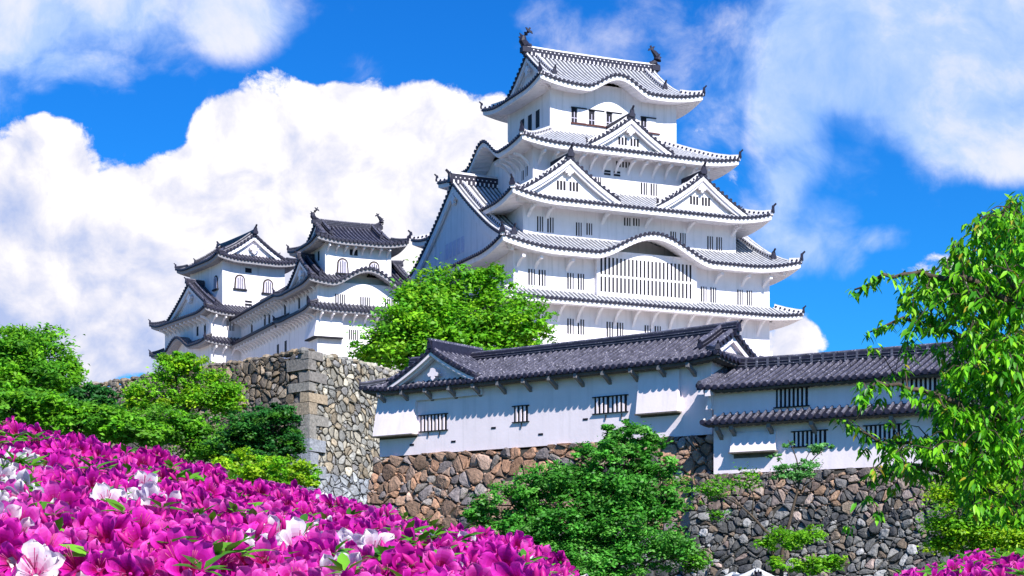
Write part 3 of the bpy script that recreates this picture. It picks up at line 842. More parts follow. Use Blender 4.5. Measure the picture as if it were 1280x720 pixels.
# ================================================================== NORTH-WEST SMALL KEEP
F3 = frame(-31.67, 185.2, 33.0)
k3 = thing('small_keep', 'farthest white castle tower, its top gable facing the viewer above two bell-shaped windows', 'castle', F3(5.5, 6, 23.5))
wall_box(k3, F3, 0, 11.0, 0, 12.8, 23.0, 31.3, M_plaster)
wall_box(k3, F3, 2.0, 9.3, 1.6, 10.4, 30.5, 37.5, M_plaster)
t1 = Roof(F3, -1.2, 12.2, -1.2, 14.2, 27.9, 1.2, 0.7, 0, 0.3, 2.5, 0.3, 1.2, 'skirt', 1.2, style=MIDK, karas=[('left', 7.4, 3.6, 1.3)])
make_roof(k3, t1, hip_kw=dict(wd=.26, h=.25, orn=.55))
t2 = Roof(F3, -1.2, 12.2, -1.2, 14.2, 31.1, 7.7, 4.0, 0.22, 0.45, 3, 0.36, 1.2, 'irimoya', axis='a', g=1.3, rec=0.55, style=MIDK)
make_roof(k3, t2, ridge_kw=dict(w_=.38, h=.45, horn=.7), rake_kw=dict(orn=.6, barge=.45, lower=.12), hip_kw=dict(wd=.28, h=.26, orn=.6))
t3 = Roof(F3, 0.9, 10.4, 0.4, 11.9, 37.2, 4.75, 3.0, 0.25, 0.45, 3, 0.4, 1.2, 'irimoya', axis='b', g=1.0, rec=0.55, style=MIDK)
make_roof(k3, t3, ridge_kw=dict(w_=.38, h=.45, horn=1.0), rake_kw=dict(orn=.6, barge=.4, lower=.15), hip_kw=dict(wd=.28, h=.26, orn=.6))
P_ = on_face(F3, 'front', 1.6)
arch_window(k3, P_, 4.0, 34.9, 0.95, 1.35); arch_window(k3, P_, 7.3, 34.75, 0.95, 1.35)
slat_window(k3, P_, 5.0, 36.3, 0.75, 0.5, 1, M_plaster); 
mb = MB(); bxp(mb, P_, 4.6, 5.4, -.02, .04, 32.5, 32.72); bxp(mb, P_, 4.6, 5.4, -.02, .04, 32.85, 33.05); mb.build('vent', M_black, k3)
arch_window(k3, on_face(F3, 'left', 2.0), 3.3, 34.9, 0.8, 1.3)
P_ = on_face(F3, 'front', 0.0)
slat_window(k3, P_, 2.2, 29.9, 0.85, 1.05, 5, M_plaster)
brackets(k3, P_, [0.2 + 1.1 * i for i in range(5)], 30.8, 1.0, M_plaster, 0.6, .16)
brackets(k3, P_, [0.2 + 1.1 * i for i in range(5)], 27.6, 1.0, M_plaster, 0.6, .16)
P_ = on_face(F3, 'left', 0.0)
brackets(k3, P_, [0.4 + 1.15 * i for i in range(11)], 30.8, 1.0, M_plaster, 0.6, .16)
for b in (1.6, 3.6): slat_window(k3, P_, b, 29.6, 0.5, 1.0, 1, M_plaster)

# ================================================================== FRONT TURRET BUILDINGS
F1 = frame(-6.93, 92.14, -37.16)
y1 = thing('turret_building', 'long low white-plastered building with slate-blue tiled roof on a brown stone base', 'building', F1(10, 2.5, 8))
wall_box(y1, F1, 0, 20.1, 0, 5.0, 7.9, 11.42, M_plaster2)
e1 = Roof(F1, -0.72, 20.82, -0.72, 5.72, 11.27, 3.22, 1.58, 0.12, 0.22, 2.5, 0.20, 0.72, 'irimoya', axis='a', g=0.95, rec=0.35, style=DARK, slope=0.1)
ro = make_roof(y1, e1, ridge_kw=dict(w_=.30, h=.38, horn=.55), rake_kw=dict(orn=.42, barge=.26, lower=.15), hip_kw=dict(wd=.24, h=.22, orn=.42))
dormer(ro, e1, 'front', 4.05 + 0.72, 2.9, 13.1, 11.55, 0.45, 4.2, c=0.25, orn=0.5, over=0.45, wins=False)
P_ = on_face(F1, 'front', 0.0)
def bar_window(parent, P_, s, z, w_, h, n):
    return slat_window(parent, P_, s, z, w_, h, n, M_plaster2, frame_m=M_black)
bar_window(y1, P_, 3.67, 9.46, 1.75, 0.78, 8); bar_window(y1, P_, 9.26, 9.54, 0.84, 0.74, 4); bar_window(y1, P_, 14.06, 9.63, 0.84, 0.74, 4); bar_window(y1, P_, 15.06, 9.63, 0.84, 0.74, 4)
for (s, z) in ((2.22, 8.42), (4.98, 8.43), (7.55, 8.96), (10.46, 8.47), (13.11, 9.03)):
    mb = MB(); bxp(mb, P_, s - 0.14, s + 0.14, -.02, .02, z - .05, z + .05); mb.build('loophole', M_black, y1)
for (s, z) in ((3.35, 8.85), (4.1, 8.85), (9.3, 8.95), (14.3, 9.02), (15.2, 9.02)):
    mb = MB(); mb.tube([P_(s, .03, z + .14), P_(s, .06, z), P_(s - .02, .03, z - .12)], [.03, .025, .02]); mb.build('drain_spout', M_black, y1)
def drop_bay(parent, P_, s0, s1, zt, zb, out, wl, lower):
    mb = MB()
    mb.box8([P_(s0, out, zb), P_(s1, out, zb), P_(s1, -.05, zb), P_(s0, -.05, zb), P_(s0 + .02, .10, zt), P_(s1 - .02, .10, zt), P_(s1 - .02, -.05, zt), P_(s0 + .02, -.05, zt)], 0)
    bxp(mb, P_, s0 - .04, s1 + .04, -.02, out + .05, zb - 0.07, zb - .003, 1)
    bxp(mb, P_, s0 + .05, s1 - .05, -.02, .012, zb - lower, zb - 0.08, 1)  # dark strip on the wall, painting the shadow below the bay
    mb.build('stone_drop_bay', [M_plaster2, M_wood, M_black], parent)
drop_bay(y1, P_, -0.05, 2.62, 11.0, 8.95, 0.5, 0, 0.16)
drop_bay(y1, P_, 16.2, 18.45, 11.0, 9.05, 0.36, 0, 0.16)
M_soft = mat('grey_timber_bracket', (0.20, 0.19, 0.20), 0.8, 0.2, 4)
def arms(parent, P_, ss, z, reach):
    for s in ss:
        mb = MB(); mb.sweep([P_(s, -.02, z - .42), P_(s, reach * .55, z - .16), P_(s, reach, z - .02)], 0.17, 0.0, 0.2, 0); mb.build('bracket', M_soft, parent)
arms(y1, P_, [0.5 + 1.56 * i for i in range(13)], 11.18, 0.72)

F2 = frame(9.05, 79.0, -32.7)
y2 = thing('turret_building', 'two-level white-plastered building with a thin tiled lower eave behind the leafy right-hand tree', 'building', F2(8, 2.2, 6))
wall_box(y2, F2, 0, 16.5, 0, 4.4, 6.0, 9.88, M_plaster2)
g1 = Roof(F2, -0.55, 17.2, -0.62, 5.0, 9.78, 2.81, 1.15, 0.1, 0.12, 1.5, 0.16, 0.62, 'gable', axis='a', rec=0.5, style=DARK, slope=0.1)
make_roof(y2, g1, hips=(), ridge_kw=dict(w_=.30, h=.40, horn=.4, blocks=True), rake_kw=dict(orn=.3, barge=.2, kudari=False))
g2 = Roof(F2, -0.35, 17.2, -0.7, 1.0, 8.22, 0.72, 0.42, 0.0, 0.05, 1.0, 0.13, 0.7, 'skirt', 0.72, style=DARK, faces=('front',), slope=0.1)
make_roof(y2, g2, hips=())
P_ = on_face(F2, 'front', 0.0)
for (s, z, w_, h, n) in ((3.79, 9.2, 1.5, 0.76, 8), (9.54, 9.35, 1.5, 0.76, 8), (4.63, 7.36, 1.52, 0.62, 8), (7.95, 7.42, 1.53, 0.64, 8), (12.5, 7.45, 1.5, 0.64, 8)): bar_window(y2, P_, s, z, w_, h, n)
drop_bay(y2, P_, 0.95, 3.1, 7.78, 6.92, 0.34, 0, 0.26)
arms(y2, P_, [0.4, 1.1, 2.9, 4.9, 6.5, 8.5, 10.5, 12.5, 14.5], 8.12, 0.55)
mb = MB(); mb.box8([P_(-.28, .25, 8.9), P_(0, .25, 8.9), P_(0, 0, 8.9), P_(-.1, 0, 8.9), P_(-.05, .25, 9.75), P_(0, .25, 9.75), P_(0, 0, 9.75), P_(-.02, 0, 9.75)])
mb.build('end_board', M_plaster2, y2)

# small tiled gate roof just showing at the bottom edge
FG = frame(at(937, 720, 48).x - 1.7, 47.0, 0)
gate = thing('gatehouse', 'small gatehouse roof with pale ridge tiles peeping up at the bottom of the wall', 'gatehouse', FG(1.7, 2, -1.6))
wall_box(gate, FG, 0, 3.4, 0.0, 4.0, -1.6, -0.1, M_plaster2)
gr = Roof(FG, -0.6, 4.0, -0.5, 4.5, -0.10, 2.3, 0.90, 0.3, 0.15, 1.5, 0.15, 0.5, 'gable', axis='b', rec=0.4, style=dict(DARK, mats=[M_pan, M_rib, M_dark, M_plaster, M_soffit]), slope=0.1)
make_roof(gate, gr, hips=(), ridge_kw=dict(w_=.2, h=.12, horn=.16), rake_kw=dict(orn=.25, barge=.08, kudari=False))
# ================================================================== STONE WALLS, GROUND
def col_mat(name, rough=0.85, bump=0.0, bscale=8, var=0.25, vscale=3.0, spec=0.25, transl=0.0):
    m = bpy.data.materials.new(name); m.use_nodes = True
    t = NT(m.node_tree); b = t.n['Principled BSDF']
    b.inputs['Roughness'].default_value = rough
    b.inputs['Specular IOR Level'].default_value = spec
    a = t.node('ShaderNodeAttribute', attribute_name='Col')
    src = a.outputs['Color']
    geo = t.node('ShaderNodeNewGeometry')
    if var > 0:
        n = t.noise(geo.outputs['Position'], vscale, 7, 0.68)
        f = t.ramp(n, [(0.3, (1 - var,) * 3), (0.7, (1 + var * 0.6,) * 3)])
        src = t.mix(1.0, src, f, 'MULTIPLY')
    t.put(b.inputs['Base Color'], src)
    if bump > 0:
        n = t.noise(geo.outputs['Position'], bscale, 6, 0.65)
        bp = t.node('ShaderNodeBump'); bp.inputs['Strength'].default_value = bump; bp.inputs['Distance'].default_value = 0.08
        t.l.new(n, bp.inputs['Height']); t.l.new(bp.outputs[0], b.inputs['Normal'])
    if transl > 0:
        tr = t.node('ShaderNodeBsdfTranslucent'); t.put(tr.inputs[0], src)
        mx = t.node('ShaderNodeMixShader'); mx.inputs[0].default_value = transl
        o = t.n['Material Output']
        t.l.new(b.outputs[0], mx.inputs[1]); t.l.new(tr.outputs[0], mx.inputs[2]); t.l.new(mx.outputs[0], o.inputs[0])
    return m
M_stone = col_mat('rough_stone', 0.9, 1.0, 7, 0.5, 4.5)
M_joint = mat('dark_joint', (0.055, 0.05, 0.043), 0.95, 0.4, 4)

def cells(wd, ht, sx, sy, seed, jit=0.5):
    """irregular convex stone outlines filling a wd x ht face"""
    r = np.random.default_rng(seed)
    nx, ny = max(2, int(wd / sx)), max(2, int(ht / sy))
    gx, gy = wd / nx, ht / ny
    pts = {}; wt = {}
    for j in range(-1, ny + 1):
        for i in range(-1, nx + 1):
            if 0 < i < nx - 1 and r.random() < 0.24: continue
            wt[i, j] = r.uniform(-1, 1) ** 3 * 0.55 * sx * sy
            pts[i, j] = ((i + 0.5 + (0.5 if j % 2 else 0) * 0.8 + r.uniform(-jit, jit)) * gx, (j + 0.5 + r.uniform(-jit, jit)) * gy)
    out = []
    for (i, j), (px, py) in pts.items():
        if not (0 <= i < nx or True): continue
        poly = [(px - 1.3 * sx, py - 1.2 * sy), (px + 1.3 * sx, py - 1.2 * sy), (px + 1.3 * sx, py + 1.2 * sy), (px - 1.3 * sx, py + 1.2 * sy)]
        for dj in (-3, -2, -1, 0, 1, 2, 3):
            for di in (-3, -2, -1, 0, 1, 2, 3):
                q = pts.get((i + di, j + dj))
                if q is None or (di == 0 and dj == 0): continue
                nx_, ny_ = q[0] - px, (q[1] - py) * 1.0
                d = (nx_ * (q[0] + px) + ny_ * (q[1] + py)) / 2 + (wt[i, j] - wt[i + di, j + dj]) / 2
                new = []
                for k in range(len(poly)):
                    a, b = poly[k], poly[(k + 1) % len(poly)]
                    fa, fb = nx_ * a[0] + ny_ * a[1] - d, nx_ * b[0] + ny_ * b[1] - d
                    if fa <= 0: new.append(a)
                    if (fa < 0 < fb) or (fb < 0 < fa):
                        t = fa / (fa - fb); new.append((a[0] + (b[0] - a[0]) * t, a[1] + (b[1] - a[1]) * t))
                poly = new
                if len(poly) < 3: break
            if len(poly) < 3: break
        if len(poly) < 3: continue
        if not (-0.25 * sx < px < wd + 0.25 * sx and -0.3 * sy < py < ht + 0.1 * sy): continue
        poly = [(min(max(x, -0.15 * sx), wd + 0.15 * sx), min(y, ht + 0.015)) for x, y in poly]
        if r.random() < 0.34 and len(poly) >= 4:          # split some cells into smaller stones
            a = r.uniform(0, math.pi); nx_, ny_ = math.cos(a), math.sin(a)
            mx_ = sum(q[0] for q in poly) / len(poly) + r.uniform(-.12, .12) * sx; my_ = sum(q[1] for q in poly) / len(poly) + r.uniform(-.12, .12) * sy
            for sg in (1, -1):
                new = []
                for k in range(len(poly)):
                    A_, B_ = poly[k], poly[(k + 1) % len(poly)]
                    fa, fb = sg * (nx_ * (A_[0] - mx_) + ny_ * (A_[1] - my_)), sg * (nx_ * (B_[0] - mx_) + ny_ * (B_[1] - my_))
                    if fa <= 0: new.append(A_)
                    if (fa < 0 < fb) or (fb < 0 < fa):
                        t = fa / (fa - fb); new.append((A_[0] + (B_[0] - A_[0]) * t, A_[1] + (B_[1] - A_[1]) * t))
                if len(new) >= 3: out.append(((px, py), new))
            continue
        out.append(((px, py), poly))
    return out

def stone_face(mb, Pfn, wd, ht, sx, sy, depth, palette, seed, top_rough=0.15):
    """Pfn(x, y, out) -> world point; every stone a chunky faceted block"""
    r = random.Random(seed)
    b = len(mb.v)
    NX, NY = max(4, int(wd / 2)), max(3, int(ht / 2))
    for i in range(NX + 1):
        for j in range(NY + 1): mb.v.append(Pfn(wd * i / NX, ht * j / NY * 0.985, -0.02))
    for i in range(NX):
        for j in range(NY):
            q = b + i * (NY + 1) + j
            mb.f.append((q, q + NY + 1, q + NY + 2, q + 1)); mb.m.append(1); mb.c.append((0.03, 0.026, 0.022, 1))
    chinks = []
    for (c, poly) in cells(wd, ht, sx, sy, seed):
        # merge points that are too close
        cl = []
        for p in poly:
            if not cl or math.hypot(p[0] - cl[-1][0], p[1] - cl[-1][1]) > 0.06 * sx: cl.append(p)
        if len(cl) < 3: continue
        if len(cl) > 3:                                   # knock the corners off
            ch = []
            for i in range(len(cl)):
                a_, b_ = cl[i], cl[(i + 1) % len(cl)]; u_, v_ = r.uniform(.14, .34), r.uniform(.66, .86)
                ch += [(a_[0] + (b_[0] - a_[0]) * u_, a_[1] + (b_[1] - a_[1]) * u_), (a_[0] + (b_[0] - a_[0]) * v_, a_[1] + (b_[1] - a_[1]) * v_)]
            for q in cl:
                if r.random() < 0.6: chinks.append(q)
            cl = ch
        cx = sum(p[0] for p in cl) / len(cl); cy = sum(p[1] for p in cl) / len(cl)
        col = palette(cx / wd, cy / ht, r)
        dp = depth * r.uniform(0.4, 1.2); tx, ty = r.uniform(-0.3, 0.3), r.uniform(-0.30, 0.30)
        sh = r.uniform(0.86, 0.96)
        rings = []
        for (k, o) in ((sh, -0.06), (sh * 0.97, dp * 0.55), (sh * 0.84, dp * 0.92), (0.42, dp * 1.08)):
            ring = []
            for (x, y) in cl:
                qx, qy = cx + (x - cx) * k, cy + (y - cy) * k
                oo = o + (tx * (qx - cx) + ty * (qy - cy)) * (1 if o > 0 else 0)
                if o > 0: oo += r.uniform(-0.10, 0.10) * depth; qx += r.uniform(-.03, .03) * sx; qy += r.uniform(-.03, .03) * sy
                ring.append(Pfn(qx, qy, oo))
            rings.append(ring)
        n = len(cl); b = len(mb.v)
        for ring in rings: mb.v.extend(ring)
        for k in range(len(rings) - 1):
            for i in range(n):
                mb.f.append((b + k * n + i, b + k * n + (i + 1) % n, b + (k + 1) * n + (i + 1) % n, b + (k + 1) * n + i)); mb.m.append(0)
                mb.c.append(col)
        mb.f.append(tuple(b + (len(rings) - 1) * n + i for i in range(n))); mb.m.append(0); mb.c.append(col)
    for (x, y) in chinks:                                 # small stones wedged into the joints
        if not (0.1 < x < wd - 0.1 and 0.1 < y < ht - 0.1): continue
        x += r.uniform(-.04, .04); y += r.uniform(-.04, .04)
        a0 = r.uniform(0, 6.28); rx, ry = sx * r.uniform(.07, .20), sx * r.uniform(.05, .13); n = 5; b = len(mb.v)
        for k, o in ((1.0, -0.02), (0.9, depth * 0.35), (0.45, depth * r.uniform(0.45, 0.75))):
            for i in range(n):
                t = a0 + 2 * math.pi * i / n
                mb.v.append(Pfn(x + math.cos(t) * rx * k * r.uniform(.85, 1.15), y + math.sin(t) * ry * k * r.uniform(.85, 1.15), o))
        col = palette(x / wd, y / ht, r)
        for k in range(2):
            for i in range(n): mb.f.append((b + k * n + i, b + k * n + (i + 1) % n, b + (k + 1) * n + (i + 1) % n, b + (k + 1) * n + i)); mb.m.append(0); mb.c.append(col)
        mb.f.append(tuple(b + 2 * n + i for i in range(n))); mb.m.append(0); mb.c.append(col)

def batter_face(A, B, zt, zb, out_n, k=0.22, curve=0.012):
    """wall plane from A to B (top line), leaning outwards downwards"""
    A = Vector((A[0], A[1], 0)); B = Vector((B[0], B[1], 0)); L = (B - A).length; d = (B - A) / L; nrm = Vector((out_n[0], out_n[1], 0)).normalized()
    def Pfn(x, y, o):
        z = zb + y; dd = zt - z
        off = k * dd + curve * dd * dd
        p = A + d * x + nrm * (off + o)
        return (p.x, p.y, z + o * k * 0.6)
    return Pfn, L
def pal(cols, wts, var=0.38):
    def f(x, y, r):
        c = r.choices(cols, wts)[0]; k = r.uniform(1 - var, 1 + var)
        return (c[0] * k, c[1] * k, c[2] * k, 1)
    return f
# --- left wall, outer corner towards the viewer
WC = Vector((-14.5, 125.0, 0)); dL = Vector((-0.72, 0.69, 0)).normalized(); dR = Vector((0.47, 0.88, 0)).normalized()
nL = Vector((-0.69, -0.72, 0)).normalized(); nR = Vector((0.88, -0.47, 0)).normalized()
sw = thing('stone_wall', 'tall grey and tan dry-stone wall with a sharp corner below the small towers', 'stone wall', (WC.x, WC.y, -1.6))
mb = MB(); mb.c = []
tan = pal([(0.25, 0.19, 0.13), (0.19, 0.155, 0.12), (0.32, 0.25, 0.18), (0.15, 0.13, 0.115), (0.28, 0.24, 0.2)], [4, 3, 2, 2, 2])
gry = lambda x, y, r: (pal([(0.36, 0.33, 0.27), (0.30, 0.29, 0.26), (0.42, 0.38, 0.30), (0.22, 0.21, 0.20), (0.33, 0.27, 0.19)], [4, 4, 3, 2, 2]) if y > 0.55 else
                       pal([(0.36, 0.37, 0.38), (0.30, 0.31, 0.33), (0.42, 0.43, 0.43), (0.24, 0.25, 0.27)], [4, 4, 3, 2]))(x, y, r)
def cpt(z, al, ar, o):      # point near the corner at height z: al along left face, ar along right face
    dd = 18.2 - z; off = 0.22 * dd + 0.012 * dd * dd
    # outer corner of the two offset planes
    den = nL.x * nR.y - nL.y * nR.x
    cL = nL.dot(WC) + off + o; cR = nR.dot(WC) + off + o
    x = (cL * nR.y - nL.y * cR) / den; y = (nL.x * cR - cL * nR.x) / den
    return Vector((x, y, z)) + dL * al + dR * ar
def face_between(far0, nrm, L, rev):
    def Pfn(x, y, o):
        z = -1.6 + y; dd = 18.2 - z; off = 0.22 * dd + 0.012 * dd * dd
        far = far0 + nrm * (off + o); far.z = z
        c = cpt(z, 0, 0, o)
        q = x / L
        p = far.lerp(c, q) if not rev else c.lerp(far, q)
        return (p.x, p.y, z + o * 0.12)
    return Pfn
stone_face(mb, face_between(WC + dL * 38, nL, 38, False), 38, 19.8, 0.70, 0.48, 0.2, tan, 3)
mb.build('stone_face', [M_stone, M_joint], sw)
mb = MB(); mb.c = []
stone_face(mb, face_between(WC + dR * 26, nR, 26, True), 26, 19.8, 0.62, 0.42, 0.2, gry, 4)
mb.build('stone_face', [M_stone, M_joint], sw)
# long and short corner blocks
mb = MB(); mb.c = []
z = -1.6; k = 0; rr = random.Random(5)
while z < 18.0:
    h = rr.uniform(0.75, 1.0); z1 = min(z + h, 18.25)
    la, lb = (2.1, 0.95) if k % 2 else (0.95, 2.1)
    la *= rr.uniform(.85, 1.15); lb *= rr.uniform(.85, 1.15)
    up = z > 11.5
    c = rr.choice([(0.30, 0.24, 0.17), (0.36, 0.28, 0.19), (0.26, 0.24, 0.21), (0.22, 0.20, 0.18), (0.40, 0.31, 0.2)]) if up else rr.choice([(0.27, 0.28, 0.30), (0.22, 0.23, 0.25), (0.33, 0.34, 0.35)])
    g = 0.03; b = len(mb.v)
    o = 0.30 + rr.uniform(-.03, .05)
    for zz in (z + g, z1 - g):
        mb.v += [tuple(cpt(zz, 0, 0, o)), tuple(cpt(zz, 0, lb, o)), tuple(cpt(zz, 0, lb, -0.3)), tuple(cpt(zz, 0, 0, -0.3)), tuple(cpt(zz, la, 0, -0.3)), tuple(cpt(zz, la, 0, o))]
    mb.v[b:] = [tuple(q[i] + rr.uniform(-.07, .07) for i in range(3)) for q in mb.v[b:]]
    n = 6
    for f in [(0, 1, 2, 3), (0, 3, 4, 5)]:
        mb.f.append(tuple(b + i for i in f[::-1])); mb.f.append(tuple(b + n + i for i in f)); mb.m += [0, 0]; mb.c += [c4(c)] * 2
    for i, j in ((0, 1), (1, 2), (4, 5), (5, 0)):
        mb.f.append((b + i, b + j, b + n + j, b + n + i)); mb.m.append(0); mb.c.append(c4(c))
    z = z1; k += 1
mb.build('corner_stones', [M_stone, M_joint], sw)
# loose cap stones along the top
mb = MB(); mb.c = []
def boulder(mb, c, r_, col, rg):
    b = len(mb.v); n = 7; rows = [(-0.6, 0.75), (0.0, 1.0), (0.55, 0.8), (0.8, 0.4)]
    for zz, k in rows:
        for i in range(n):
            a = 2 * math.pi * i / n
            mb.v.append((c[0] + math.cos(a) * r_ * k * rg.uniform(.8, 1.15), c[1] + math.sin(a) * r_ * k * rg.uniform(.8, 1.15), c[2] + zz * r_ * rg.uniform(.55, .8)))
    for k in range(3):
        for i in range(n):
            mb.f.append((b + k * n + i, b + k * n + (i + 1) % n, b + (k + 1) * n + (i + 1) % n, b + (k + 1) * n + i)); mb.m.append(0); mb.c.append(col)
    mb.f.append(tuple(b + 3 * n + i for i in range(n))); mb.m.append(0); mb.c.append(col)
for i in range(60):
    p = WC + dL * (i * 0.63 + rr.uniform(-.2, .2)) - nL * 0.3; boulder(mb, (p.x, p.y, 18.2 + rr.uniform(-.05, .15)), rr.uniform(.28, .5), tan(0, 1, rr), rr)
for i in range(40):
    p = WC + dR * (i * 0.63 + rr.uniform(-.2, .2)) - nR * 0.3; boulder(mb, (p.x, p.y, 18.2 + rr.uniform(-.05, .15)), rr.uniform(.28, .5), gry(0, 1, rr), rr)
mb.build('cap_stones', [M_stone, M_joint], sw)

# --- base of the front buildings
def wall_under(label, fr, a0, a1, zt, zb, pfn, sx, sy, seed, right_end=True, out=0.0):
    t = thing('stone_wall', label, 'stone wall', fr((a0 + a1) / 2, 0, zb))
    mb = MB(); mb.c = []
    A = fr(a0, -out, 0); B = fr(a1, -out, 0)
    Pf, L = batter_face(A, B, zt, zb, -fr.v, 0.20, 0.010); stone_face(mb, Pf, L, zt - zb, sx, sy, 0.17, pfn, seed)
    mb.build('stone_face', [M_stone, M_joint], t)
    for s, a in ((1, a1), (-1, a0)):
        mb = MB(); mb.c = []
        A = fr(a, -0.05, 0); B = fr(a, 6, 0)
        if s < 0: A, B = B, A
        Pf, L = batter_face(A, B, zt, zb, fr.u * s, 0.03, 0.0); stone_face(mb, Pf, L, zt - zb, sx, sy, 0.2, pfn, seed + 1)
        mb.build('side_face', [M_stone, M_joint], t)
    return t
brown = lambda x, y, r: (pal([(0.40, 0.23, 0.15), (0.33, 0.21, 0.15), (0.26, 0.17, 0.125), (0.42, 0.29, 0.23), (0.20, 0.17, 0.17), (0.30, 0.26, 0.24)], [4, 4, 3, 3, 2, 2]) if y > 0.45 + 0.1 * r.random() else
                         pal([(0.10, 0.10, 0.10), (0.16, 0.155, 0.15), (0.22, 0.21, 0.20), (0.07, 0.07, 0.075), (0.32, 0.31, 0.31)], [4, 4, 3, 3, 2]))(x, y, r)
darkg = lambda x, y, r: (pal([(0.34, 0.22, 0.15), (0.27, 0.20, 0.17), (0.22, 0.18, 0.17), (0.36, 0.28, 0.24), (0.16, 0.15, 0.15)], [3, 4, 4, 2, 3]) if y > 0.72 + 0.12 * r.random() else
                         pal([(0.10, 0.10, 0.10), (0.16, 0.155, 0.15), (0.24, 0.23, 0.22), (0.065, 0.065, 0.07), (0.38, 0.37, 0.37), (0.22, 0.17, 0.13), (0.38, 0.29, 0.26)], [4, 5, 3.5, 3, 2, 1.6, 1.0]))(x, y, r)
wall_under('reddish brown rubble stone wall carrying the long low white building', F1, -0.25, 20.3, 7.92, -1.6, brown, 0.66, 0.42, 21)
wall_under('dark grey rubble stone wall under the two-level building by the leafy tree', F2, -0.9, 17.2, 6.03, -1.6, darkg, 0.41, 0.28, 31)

# --- ground sheet and the castle hill
M_gravel = mat('pale_sandy_gravel', (0.46, 0.41, 0.35), 0.95, 0.2, 1.5, 0.3, 8)
M_ground = mat('grassy_earth', (0.055, 0.075, 0.03), 0.95, 0.5, 0.6, 0.4, 3)
def sm(a, b, x):
    t = min(max((x - a) / (b - a), 0), 1); return t * t * (3 - 2 * t)
mb = MB()
xs = [-9000, -3000, -800, -300] + list(range(-150, 151, 6)) + [300, 800, 3000, 9000]
ys = [-3000, -600, -100] + list(range(-30, 241, 6)) + [400, 900, 3000, 12000]
for y in ys:
    for x in xs:
        z = -1.6 + 6.0 * sm(45, 105, y) * sm(2, -16, x) * (1 if y < 300 else 0) + (0.25 * mnoise.noise((x * .07, y * .07, 0)) if abs(x) < 160 and -30 < y < 240 else 0)
        mb.v.append((x, y, z))
nx = len(xs)
for j in range(len(ys) - 1):
    for i in range(nx - 1): mb.f.append((j * nx + i, j * nx + i + 1, (j + 1) * nx + i + 1, (j + 1) * nx + i)); mb.m.append(0)
tag(mb.build('ground', M_ground, smooth=True), kind='structure')
def prism(mb, poly, z0, z1):
    n = len(poly)
    mb.add([(x, y, z0) for x, y in poly] + [(x, y, z1) for x, y in poly], [tuple(range(n - 1, -1, -1)), tuple(range(n, 2 * n))] + [(i, (i + 1) % n, n + (i + 1) % n, n + i) for i in range(n)])
mb = MB()
A = WC + dL * 38 - nL * 0.8; B = WC - (nL + nR) * 0.7; C_ = WC + dR * 26 - nR * 0.8
prism(mb, [(A.x, A.y), (B.x, B.y), (C_.x, C_.y), (70, 152), (70, 260), (-110, 260)], -2, 18.0)
q = [F1(0.3, 1.0, 0), F1(19.8, 1.0, 0), F2(0.8, 1.2, 0), F2(17.0, 1.2, 0), (60, 75, 0), (70, 152.5, 0), (C_.x + 1.0, C_.y + 0.5, 0), F1(0.5, 30, 0)]
prism(mb, [(p[0], p[1]) for p in q], -2, 5.9)
q = [F1(0.3, .8, 0), F1(19.8, .8, 0), F1(19.8, 20, 0), F1(0.5, 29.5, 0)]
prism(mb, [(p[0], p[1]) for p in q], -2.01, 7.8)
tag(mb.build('castle_hill', M_gravel), kind='structure')
# keep foundations
def base_block(label, fr, a0, a1, b0, b1, zt, zb, seed, cat='stone base'):
    t = thing('stone_base', label, cat, fr((a0 + a1) / 2, (b0 + b1) / 2, zb))
    for i, (p, q_, n_) in enumerate(((fr(a0, b0, 0), fr(a1, b0, 0), -fr.v), (fr(a0, b1, 0), fr(a0, b0, 0), -fr.u), (fr(a1, b0, 0), fr(a1, b1, 0), fr.u))):
        mb = MB(); mb.c = []
        Pf, L = batter_face(p, q_, zt, zb, n_, 0.15, 0.0); stone_face(mb, Pf, L, zt - zb, 1.3, 0.9, 0.2, gry, seed + i)
        mb.build('stone_face', [M_stone, M_joint], t)
base_block('battered stone base half hidden under the great keep', FK, -0.2, 27.2, -0.2, D, 23.6, 17.9, 50)
base_block('low stone base under the nearer small tower', FK, -15.3, -6.1, 10.1, 36, 22.7, 17.9, 60)
base_block('low stone base under the farthest small tower', F3, 0.1, 10.9, 0.1, 12.6, 23.2, 17.9, 70)
# ================================================================== VEGETATION
M_bark = mat('grey_brown_bark', (0.085, 0.062, 0.045), 0.9, 0.5, 6, 0.6, 20)
def leaf_mat(name, transl=0.42, rough=0.5, spec=0.35): return col_mat(name, rough, 0.0, 8, 0.0, 3, spec, transl)
M_leaf = leaf_mat('broad_leaf'); M_leaf_near = leaf_mat('glossy_leaf', 0.38, 0.42, 0.4)

